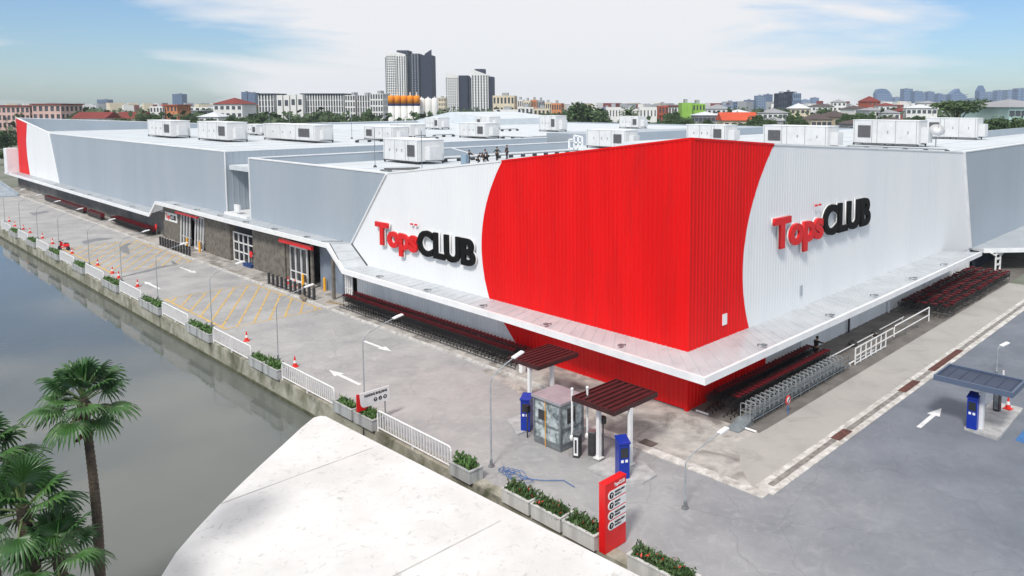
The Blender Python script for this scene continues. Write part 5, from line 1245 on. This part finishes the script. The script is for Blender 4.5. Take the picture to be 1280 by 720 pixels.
house(100, 140, 148, 140, 300, C_wh, T_red, 'white house with long dark red roof, left of the far orange block', 6, 1, hip=False)
house(150, 184, 148, 140, 330, C_cr, T_red, 'cream house with dark red roof right behind the leftmost rooftop unit', 5, 1, hip=False)
house(276, 312, 130, 122, 330, C_wh, T_red, 'four storey white villa with brown red hipped roof', 5, 4, 14)
house(255, 280, 146, 140, 300, C_wh, T_wh, 'small white roofed house left of the four storey villa', 3, 1)
block(196, 212, 133, 350, 4, 5, C_wh, 'white half of the small orange and white apartment block', 12)
block(212, 230, 132, 352, 4, 5, C_or, 'orange half of the small apartment block with red stripe', 12, roofm=C_brk)
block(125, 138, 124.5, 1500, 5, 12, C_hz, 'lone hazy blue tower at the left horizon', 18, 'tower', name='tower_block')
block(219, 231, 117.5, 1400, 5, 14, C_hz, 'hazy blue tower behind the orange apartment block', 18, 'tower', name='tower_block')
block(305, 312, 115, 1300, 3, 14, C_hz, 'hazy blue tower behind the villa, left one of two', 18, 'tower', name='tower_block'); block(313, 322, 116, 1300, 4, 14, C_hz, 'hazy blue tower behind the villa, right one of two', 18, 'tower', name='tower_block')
block(232, 262, 139, 420, 6, 3, C_gr, 'grey low block with flat roof right of the orange apartments', 14, roofm=T_gr)
block(240, 300, 134, 700, 8, 4, C_wh, 'distant pale block behind the villa roof', 14)
# --- white apartment rows with dark fins
for i, (a, b, yt, lb) in enumerate([(331, 350, 118, 'left wing of the white apartment row with dark roof'), (384, 436, 118, 'main wing of the white apartment row with dark vertical stripes'), (437, 450, 119, 'white apartment wing with checkered balconies'), (452, 468, 119.5, 'dark striped apartment wing left of the silos'), (468, 484, 117, 'pale apartment wing directly left of the silos')]):
    t, w_, h = block(a, b, yt, 400, max(4, int((b - a) / 3.2)), 7, C_wh, lb, 16, wf=.62, vert=(i in (0, 1, 3)), roofm=(C_dk if i < 2 else None), hf=.75)
for i in range(4):
    x0 = 350 + i * 8.4; t, w_, h = block(x0, x0 + 7, 119 - (i > 1) * 1, 396, 1, 1, C_wh, 'blank white stair tower of the apartment row, %s of four' % ORD[i], 8, wf=.01, hf=.01, name='stair_tower', extra=False)
    MB().box(-w_ * .3, w_ * .3, -4.08, -4.005, h - 5.5, h - 2.5).build('window', M_win, t)
# --- silos
for i in range(5):
    x, y = bearing(489 + i * 8.0, 352); h = hz(119.5, 352)
    t = thing('silo', 'white silo with orange top band, %s of five from the left' % ORD[i], 'silo', (x, y, 0)); r_ = 1.42
    MB().lathe((0, 0, 0), [(r_, 0), (r_, h - 4.7)], 18).build('drum', C_wh, t, True); MB().lathe((0, 0, h - 4.7), [(r_ + .03, 0), (r_ + .03, 1.0)], 18).build('blue_band', cmat('navy', 40, 52, 96), t, True)
    MB().lathe((0, 0, h - 3.7), [(r_ + .03, 0), (r_ + .03, 3.2), (r_ * .8, 3.7)], 18).build('orange_band', cmat('silo_orange', 240, 150, 34), t, True)
    MB().tube([(0, 0, h), (0, 0, h + 1.6)], .3, 8).build('vent_pipe', C_wh, t)
for i in range(3):
    x, y = bearing(527 + i * 8.2, 356); h = hz(122.5, 356); t = thing('silo', 'plain white silo right of the orange ones, %s of three' % ORD[i], 'silo', (x, y, 0))
    MB().lathe((0, 0, 0), [(1.5, 0), (1.5, h - .6), (.9, h)], 18).build('drum', C_wh, t, True); MB().tube([(0, 0, h), (0, 0, h + .6)], .3, 8).build('vent_pipe', C_wh, t)
# --- the tall condominium towers
def tower(x0, x1, ytop, depth, nx, nz, wall, label, dd=20, crown=None, wf=.5, vert=False, win=M_win):
    t, w_, h = block(x0, x1, ytop, depth, nx, nz, wall, label, dd, 'tower', wf=wf, vert=vert, name='tower_block', win=win, extra=False, hf=.7)
    if crown:
        a, b = crown; ha, hb = hz(a, depth) - h, hz(b, depth) - h
        MB().add([(-w_ / 2, -dd / 2, h + .01), (w_ / 2, -dd / 2, h + .01), (w_ / 2, -dd / 2 + 1, h + .01), (-w_ / 2, -dd / 2 + 1, h + .01), (-w_ / 2, -dd / 2, h + ha), (w_ / 2, -dd / 2, h + hb), (w_ / 2, -dd / 2 + 1, h + hb), (-w_ / 2, -dd / 2 + 1, h + ha)],
                 [(3, 2, 1, 0), (4, 5, 6, 7), (0, 1, 5, 4), (1, 2, 6, 5), (2, 3, 7, 6), (3, 0, 4, 7)]).build('crown_wall', wall, t)
    return t
tower(484.5, 488, 72, 905, 1, 24, C_gr, 'thin grey side slice of the tallest tower, leftmost', 14, wf=.7)
tower(487, 499, 70, 900, 5, 26, C_wh, 'left white slab of the tallest tower with slanting top', 22, (64.5, 67.5), wf=.62)
tower(499.5, 511, 71, 896, 4, 26, C_wh, 'white striped slab at the middle of the tallest tower', 22, (65.5, 68.5), wf=.5, vert=True)
tower(500, 514, 63.5, 925, 4, 28, C_dk, 'dark slate core rising behind the white slabs of the tallest tower', 22, wf=.5)
tower(513, 517, 71, 905, 2, 26, C_dk, 'narrow dark recess slab of the tallest tower', 18, wf=.6)
tower(517, 527.5, 67.5, 900, 3, 28, C_dk, 'dark slab with grey balconies at right middle of the tallest tower', 22, wf=.4, win=C_gr)
tower(527.5, 543, 69.5, 903, 4, 24, C_dk, 'right hand blank navy slab of the tallest tower', 24, wf=.06)
tower(533.5, 542, 69.3, 915, 2, 26, C_dk, 'slate slab with slanting glazed crown behind the navy slab', 14, (68, 62.5), wf=.3)
tower(559, 575, 97, 900, 6, 16, C_wh, 'checkered white face of the shorter left condominium tower', 18, (90.5, 94.5), wf=.55)
tower(575.5, 586.5, 94.5, 903, 4, 16, C_dk, 'dark end of the shorter left condominium tower', 20, wf=.08)
tower(591, 612, 94.5, 900, 6, 16, C_wh, 'striped white face of the shorter right condominium tower', 18, (86.5, 94), wf=.5, vert=True)
tower(588, 591, 97, 903, 1, 16, C_dk, 'thin dark left edge of the shorter right condominium tower', 18, wf=.3)
tower(595, 607, 86.5, 920, 3, 18, C_dk, 'dark core behind the shorter right condominium tower', 14, wf=.2)
tower(612, 617.5, 96, 903, 3, 16, C_dk, 'dark end of the shorter right condominium tower', 20, wf=.1)
block(548, 558, 122, 800, 5, 5, C_cr, 'cream mid rise right of the white silos', 14); block(556, 618, 143, 880, 20, 3, C_dk, 'low dark podium under the two shorter towers', 20)
# --- middle
block(618, 645, 119.5, 420, 6, 4, C_cr, 'cream office block with white frame right of the towers', 16); block(618, 650, 137, 380, 2, 3, C_wh, 'white low building with brown stripes right of the towers', 10, wf=.95, hf=.25)
midcols = [C_wh, C_cr, C_or, C_gr, C_wh, C_bl, C_cr]
midb = [(646, 655, 124.5, C_wh), (655, 664, 126, C_cr), (664, 672, 124.8, C_or), (672, 680, 125.5, C_gr), (680, 690, 128, C_cr), (690, 702, 129, C_or), (648, 668, 134, C_wh), (668, 688, 136, C_cr)]
mlabels = ['white block just right of the cream office', 'cream block, second right of the cream office', 'orange block among the pale ones left of the round tree', 'grey block among the pale ones left of the round tree', 'cream low block next to the round tree', 'orange low block touching the round tree', 'white low row before the pale blocks', 'cream low row before the pale blocks']
for (a, b, yt, m_), lb in zip(midb, mlabels): block(a, b, yt, 430 + random.uniform(-30, 60) - (100 if yt > 133 else 0), 4, 4, m_, lb, 12)
block(752, 765, 134, 700, 4, 3, C_bl, 'small blue distant block right of the round tree', 12)
block(757, 776, 134, 330, 5, 3, C_wh, 'white block with arched windows left of the palm', 12, wf=.35, hf=.5); block(798, 820, 134, 330, 5, 3, C_wh, 'white block with arched windows right of the palm', 12, wf=.35, hf=.5); block(776, 798, 136, 345, 5, 3, C_wh, 'white block with arched windows behind the palm', 12, wf=.35, hf=.5)
block(822, 834, 132, 350, 3, 4, C_brk, 'brick red block left of the green building', 12); block(834, 849, 133, 360, 4, 4, C_wh, 'white block with brown eaves touching the green building', 12, roofm=T_red)
block(850, 863, 128.5, 320, 1, 4, C_gn, 'blank side of the light green building', 14, wf=.02); block(863, 879, 129.5, 322, 4, 5, C_gn, 'windowed front of the light green building', 14, wf=.5)
house(866, 897, 144, 139.5, 290, C_gr, T_wh, 'grey round house with pale hipped roof before the green building', 6, 1)
house(900, 943, 150.5, 140.5, 270, C_cr, T_or, 'house with large bright orange tiled roof', 5, 1, hip=False, dd=14)
house(882, 912, 136, 130.5, 420, C_wh, T_gr, 'white house behind the orange roof, left one', 5, 2); block(897, 912, 131, 460, 5, 3, C_bl, 'blue glass block behind the orange roof', 14)
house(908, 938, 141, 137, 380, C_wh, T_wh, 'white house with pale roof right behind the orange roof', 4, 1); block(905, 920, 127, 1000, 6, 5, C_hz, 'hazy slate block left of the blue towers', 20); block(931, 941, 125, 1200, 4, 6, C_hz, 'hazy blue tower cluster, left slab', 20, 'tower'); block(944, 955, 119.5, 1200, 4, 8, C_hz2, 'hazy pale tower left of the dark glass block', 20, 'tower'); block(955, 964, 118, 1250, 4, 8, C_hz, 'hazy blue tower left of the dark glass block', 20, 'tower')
block(970, 982, 116.5, 700, 4, 5, C_dk, 'dark glass block with white frame at right of centre', 18); block(982, 988, 114.5, 705, 2, 6, C_dk, 'tall dark centre slab of the glass block', 18); block(988, 998, 116.5, 700, 4, 5, C_bl, 'blue grey wing of the dark glass block', 18)
# --- right: houses climbing behind the roof
rh = [(948, 985, 141, 135.5, 330, C_wh, T_gr, 'white house with grey green roof below the dark glass block'), (986, 1010, 135.5, 129, 380, C_cr, T_wh, 'cream house with white gable right of the glass block'), (1008, 1034, 149, 141.5, 250, C_cr, T_dk, 'cream house with broad dark roof left of the tree clump'), (1030, 1056, 146, 138.5, 255, C_cr, T_dk, 'cream house with dark roof and open front'),
      (1012, 1040, 133, 129.5, 480, C_wh, T_dk, 'white house in the far row, first from the left'), (1040, 1056, 127.5, 124, 520, C_wh, T_gr, 'white house in the far row, second from the left'), (1058, 1078, 136, 132, 380, C_wh, T_dk, 'white balconied house below the red peaked roof'), (1078, 1095, 127, 120, 520, C_brk, T_red, 'red brown peaked roof house on the skyline'),
      (1078, 1100, 138, 134, 340, C_wh, T_gr, 'white balconied house right of the tree clump'), (1096, 1118, 132, 128.5, 450, C_wh, T_red, 'white house with red roof behind the balconies'), (1100, 1122, 141, 137, 330, C_wh, T_gr, 'white two storey house above the unit with dish'), (1096, 1134, 152, 147, 240, C_gr, T_dk, 'grey low house with dark flat hipped roof just above the unit'),
      (1132, 1168, 135, 130.5, 330, C_wh, T_wh, 'large plain white house left of the big flat tree'), (1146, 1172, 129, 126, 500, C_wh, T_gr, 'white house far behind the big flat tree'), (960, 975, 151, 146, 250, C_wh, T_gr, 'small white house above the first right unit'), (1055, 1075, 155, 150, 230, C_gr, T_dk, 'dark roofed low shed between units'),
      (1120, 1136, 139, 134, 360, C_brk, T_red, 'brick coloured house left of the plain white one')]
for i, (a, b, ye, yr, dp, wl, rf_, lb) in enumerate(rh): house(a, b, ye, yr, dp, wl, rf_, lb, max(3, int((b - a) / 6)), 2, 12, rz=R(random.uniform(-18, 18)))
# hazy skyline on the right
def dome(x0, x1, yt, depth, label, prof):
    w_ = (x1 - x0) / 956.5 * depth; h = hz(yt, depth); x, y = bearing((x0 + x1) / 2, depth); t = thing('tower_block', label, 'tower', (x, y, 0), FACE)
    pts = [(-w_ / 2, 0)] + [(-w_ / 2 + w_ * a, h * b) for a, b in prof] + [(w_ / 2, 0)]; n = len(pts)
    mb = MB(); vs = [(px_, -12, z) for px_, z in pts] + [(px_, 12, z) for px_, z in pts]
    mb.add(vs, [tuple(range(n))[::-1], tuple(range(n, 2 * n))] + [(i, (i + 1) % n, n + (i + 1) % n, n + i) for i in range(n)]); mb.build('body', C_hz, t)
    b = MB(); k_ = 9
    for j in range(k_): z = h * .95 * (j + .5) / k_ * .8; b.box(-w_ * .42, w_ * .42, -12.3, -12.01, z, z + h * .03)
    b.build('window_bands', C_hz2, t)
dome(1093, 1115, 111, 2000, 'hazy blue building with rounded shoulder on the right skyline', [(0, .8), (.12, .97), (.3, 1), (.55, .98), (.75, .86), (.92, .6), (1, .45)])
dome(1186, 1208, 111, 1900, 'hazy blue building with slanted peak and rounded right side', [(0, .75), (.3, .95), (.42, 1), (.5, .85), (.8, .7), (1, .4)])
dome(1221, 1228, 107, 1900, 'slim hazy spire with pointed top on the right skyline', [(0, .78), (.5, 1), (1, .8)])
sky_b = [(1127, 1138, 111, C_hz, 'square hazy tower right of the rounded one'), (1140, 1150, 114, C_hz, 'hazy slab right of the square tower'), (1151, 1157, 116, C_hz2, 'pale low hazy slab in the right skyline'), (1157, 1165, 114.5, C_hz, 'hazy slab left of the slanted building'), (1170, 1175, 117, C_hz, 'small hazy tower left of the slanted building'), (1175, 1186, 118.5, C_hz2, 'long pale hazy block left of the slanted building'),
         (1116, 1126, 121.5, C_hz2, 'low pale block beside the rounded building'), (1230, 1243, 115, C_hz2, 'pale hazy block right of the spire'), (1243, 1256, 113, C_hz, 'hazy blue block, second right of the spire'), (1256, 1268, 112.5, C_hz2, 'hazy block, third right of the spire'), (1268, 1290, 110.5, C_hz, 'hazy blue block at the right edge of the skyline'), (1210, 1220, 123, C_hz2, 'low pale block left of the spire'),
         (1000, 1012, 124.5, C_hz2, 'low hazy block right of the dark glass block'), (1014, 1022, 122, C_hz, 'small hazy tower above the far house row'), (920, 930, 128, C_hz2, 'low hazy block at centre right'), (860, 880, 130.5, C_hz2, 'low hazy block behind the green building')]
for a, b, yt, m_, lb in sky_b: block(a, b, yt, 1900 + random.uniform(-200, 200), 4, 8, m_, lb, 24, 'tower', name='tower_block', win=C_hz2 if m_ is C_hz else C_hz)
house(1228, 1295, 134, 123.5, 200, cmat('teal_wall', 176, 204, 200), T_gr, 'long low teal building with broad grey roof at the right edge', 9, 1, 26)

# ================================================================ TREES
def crown_mesh(seed, n=3600, flat=1.0, nl=11, leaf=.06):
    """unit crown: leaf clumps spread over several lobes, radius about 1"""
    rnd = random.Random(seed); mb = MB(); lobes = []
    for i in range(nl):
        a = rnd.uniform(0, 6.28); r_ = rnd.uniform(.1, .62); lobes.append((Vector((math.cos(a) * r_, math.sin(a) * r_, rnd.uniform(-.25, .5) * flat)), rnd.uniform(.28, .48)))
    for i in range(n):
        c, r_ = lobes[rnd.randrange(nl)]
        v = Vector((rnd.gauss(0, 1), rnd.gauss(0, 1), rnd.gauss(0, 1))).normalized() * r_ * rnd.uniform(.65, 1.08); v.z *= flat
        p = c + v; d = Vector((rnd.gauss(0, 1), rnd.gauss(0, 1), rnd.gauss(0, .7))).normalized(); e = d.cross(Vector((rnd.gauss(0, 1), rnd.gauss(0, 1), rnd.gauss(0, 1)))).normalized(); s_ = leaf * rnd.uniform(.6, 1.5)
        mb.face([p - d * s_, p + e * s_ * .6, p + d * s_, p - e * s_ * .6], 1 if rnd.random() < .35 else 0)
    return mb.mesh('crown', [M_leaf2, mat('tree_leaves_light', (.06, .12, .035), (.085, .15, .045), rough=.7, scale=.5)])
CR = [crown_mesh(s) for s in (1, 2, 3)]; CRF = [crown_mesh(s, 2200, .5, 14) for s in (4, 5)]
def trunk_mesh():
    m_ = MB(); m_.tube([(0, 0, 0), (.02, 0, .5), (0, .02, 1)], .05, 8, .025)
    for a in (0, 1.6, 3.1, 4.6): m_.tube([(0, 0, .6), (.16 * math.cos(a), .16 * math.sin(a), .85), (.3 * math.cos(a), .3 * math.sin(a), 1.0)], .022, 6, .008)
    return m_.mesh('trunk', M_trunk)
TM = trunk_mesh()
def tree(px, ytop, wpx, depth, label, flat=False, k_=0, hr=None):
    x, y = bearing(px, depth); h = max(3, hz(ytop, depth)); r_ = wpx / 2 / 956.5 * depth * 1.3
    t = thing('tree', label, 'tree', (x, y, 0), random.uniform(0, 6), 'trees beyond the roofs')
    rv = hr or min(r_ * (1.0 if not flat else .9), h * .55)
    tz = h - rv * (.9 if not flat else .45)
    o = bpy.data.objects.new('crown', (CRF[k_ % 2] if flat else CR[k_ % 3])); COL.objects.link(o); o.parent = t; o.location = (0, 0, tz); o.scale = (r_ * 1.05, r_ * 1.05, rv)
    o = bpy.data.objects.new('trunk', TM); COL.objects.link(o); o.parent = t; o.scale = (h * .6, h * .6, tz + .1)
    return t
trees = [(6, 160, 30, 260, 'dark tree at the far left edge beside the store end'), (2, 185, 26, 215, 'lower dark tree at the left edge'), (98, 138, 16, 320, 'tree right of the pink apartments'), (147, 146, 20, 290, 'round tree between the red roofed houses'), (184, 139, 22, 290, 'bright tree left of the orange apartments'), (170, 149, 22, 270, 'low tree behind the leftmost rooftop unit'), (240, 142, 22, 300, 'tree right of the orange apartments'), (252, 148, 18, 280, 'low tree left of the villa'),
         (290, 144, 26, 300, 'tree before the four storey villa'), (312, 144, 22, 310, 'tree right of the villa'), (324, 140, 16, 330, 'tree left of the white apartment row'), (372, 145, 26, 350, 'left part tree before the white apartment row'), (400, 136, 32, 355, 'tallest tree before the white apartment row'), (425, 142, 26, 350, 'right hand tree before the white apartment row'), (460, 139, 18, 360, 'tree between the apartment wings'),
         (532, 144, 34, 300, 'tree right below the white silos'), (645, 139, 22, 320, 'small tree below the cream office'), (632, 146, 16, 310, 'low tree right of the gabled hall'), (672, 143, 22, 320, 'small tree left of the big round tree'), (692, 138, 26, 310, 'tree joined to the left of the big round tree'), (727, 126.5, 54, 300, 'big round dark tree at the middle of the skyline'), (745, 134, 34, 305, 'tree joined to the right of the big round tree'), (768, 149, 20, 290, 'low tree left of the palm'),
         (843, 139, 20, 290, 'dark tree before the green building'), (820, 150, 24, 280, 'low tree below the brick red block'), (868, 150, 26, 270, 'low tree below the round grey house'), (935, 150, 34, 240, 'tree at the right end of the orange roof'), (950, 152, 24, 235, 'low tree right of the orange roof'), (1030, 132, 26, 350, 'tree in the middle of the far white houses'), (1068, 143, 20, 270, 'tree left of the reddish bush'), (1066, 150, 16, 235, 'reddish bush tree left of the unit with dish'), (1084, 139, 18, 300, 'tree between the balconied houses'), (1142, 145, 26, 260, 'tree below the large plain white house'), (1122, 133, 16, 400, 'tree behind the two storey white houses'), (1228, 121, 24, 420, 'tree behind the big flat tree, at the spire')]
for i, (a, yt, wp_, dp, lb) in enumerate(trees): tree(a, yt, wp_, dp, lb, k_=i)
tree(1196, 125.5, 62, 210, 'big dark tree with flat layered crown on the right', True, 0, 5.0)
for i, (a, yt, wp_) in enumerate([(1240, 144, 36), (1262, 142, 40), (1290, 143, 40)]): tree(a, yt, wp_, 175, 'dark hedge tree before the teal building, %s from the left' % ORD[i], False, i, 5.0)
belt = [95, 118, 133, 160, 176, 196, 212, 232, 262, 282, 300, 318, 338]
for i, a in enumerate(belt): tree(a, 146 + (i * 37 % 5), 26, 245 + (i * 13 % 30), 'dark bushy tree in the belt behind the far left roof, %s from the left' % ORD[i], k_=i)
belt = [356, 388, 412, 440, 446, 614, 628, 650, 664]
for i, a in enumerate(belt): tree(a, 143 + (i * 37 % 4) + (2 if a > 600 else 0), 24, 330, 'dark tree in the belt below the white apartments and the offices, %s from the left' % ORD[i], k_=i + 1)
belt = [806, 836, 856, 884, 944, 962, 990, 1004, 1046, 1060, 1092, 1110, 1140, 1150]
for i, a in enumerate(belt): tree(a, 148 - (i * 31 % 7) + (2 if a < 900 else -1), 20, 225 + (i * 29 % 40), 'small dark tree among the houses right of the green building, %s from the left' % ORD[i], k_=i + 2)
# distant feather palm
x, y = bearing(786, 280); h = hz(143, 280); t = thing('palm_tree', 'distant feathery palm between the white arched blocks', 'palm tree', (x, y, 0))
MB().tube([(0, 0, 0), (0, 0, h)], .25, 8, .18).build('trunk', M_trunk, t); cr = MB(); rnd = random.Random(2)
for i in range(16):
    a = i * 2.4; el = R(70) - i / 16 * R(80); p = Vector((0, 0, h)); d = Vector((math.cos(a) * math.cos(el), math.sin(a) * math.cos(el), math.sin(el)))
    for s_ in range(6):
        q_ = p + d * .75; sd_ = d.cross(Vector((0, 0, 1))).normalized(); 
        for sg in (-1, 1): cr.face([p, q_, q_ + sd_ * sg * .6 + Vector((0, 0, -.25)), p + sd_ * sg * .5 + Vector((0, 0, -.25))])
        p = q_; d = (d + Vector((0, 0, -.22))).normalized()
cr.build('crown', M_leaf2, t)
# far city mass on the horizon, past what can be counted
rnd = random.Random(12); m_ = MB()
for i in range(900):
    px_ = rnd.uniform(-80, 1400); dp = rnd.uniform(900, 2600); yt = rnd.uniform(128.5, 131.5) if px_ < 900 else rnd.uniform(126, 131)
    x, y = bearing(px_, dp); w_ = rnd.uniform(8, 20); h = max(5, hz(yt, dp) if dp < 1500 else hz(yt, dp) * .8); h = min(h, 26)
    m_.box(x - w_ / 2, x + w_ / 2, y - w_ / 3, y + w_ / 3, 0, h, rnd.choice((0, 0, 1, 2, 3)))
tag(m_.build('far_city', [C_wh, C_cr, C_gr, T_red]), 'mass of small far off city buildings along the horizon', 'city', kind='stuff')
rnd = random.Random(13); m_ = MB()
for i in range(9000):
    px_ = rnd.uniform(-60, 1400); dp = 330 + 1200 * rnd.random() ** 2; x, y = bearing(px_, dp); c = Vector((x, y, rnd.uniform(2, 12.5)))
    for j in range(3):
        d = Vector((rnd.gauss(0, 1), rnd.gauss(0, 1), rnd.gauss(0, .6))).normalized(); e = d.cross(Vector((rnd.gauss(0, 1), rnd.gauss(0, 1), rnd.gauss(0, 1)))).normalized(); p = c + Vector((rnd.gauss(0, 2.5), rnd.gauss(0, 2.5), rnd.gauss(0, 1)))
        m_.face([p - d * 1.6, p + e * 1.2, p + d * 1.6, p - e * 1.2])
tag(m_.build('far_greenery', M_leaf2), 'scattered far greenery between the city buildings', 'greenery', kind='stuff')

# ================================================================ HAZE
hm = bpy.data.materials.new('haze_air'); hm.use_nodes = True; ht = hm.node_tree
for n in list(ht.nodes):
    if n.type == 'BSDF_PRINCIPLED': ht.nodes.remove(n)
pv = ht.nodes.new('ShaderNodeVolumePrincipled'); pv.inputs['Color'].default_value = (.80, .87, .97, 1); pv.inputs['Density'].default_value = 0.00010; pv.inputs['Anisotropy'].default_value = 0.0
ho = [n for n in ht.nodes if n.type == 'OUTPUT_MATERIAL'][0]; ht.links.new(pv.outputs[0], ho.inputs['Volume'])
HZ = MB().box(-950, 2950, -450, 2950, -5, 110).build('haze', hm); tag(HZ, 'thin pale blue haze over the whole city', 'haze', kind='stuff')
print('objects', len(COL.objects), 'carts', n_cart)
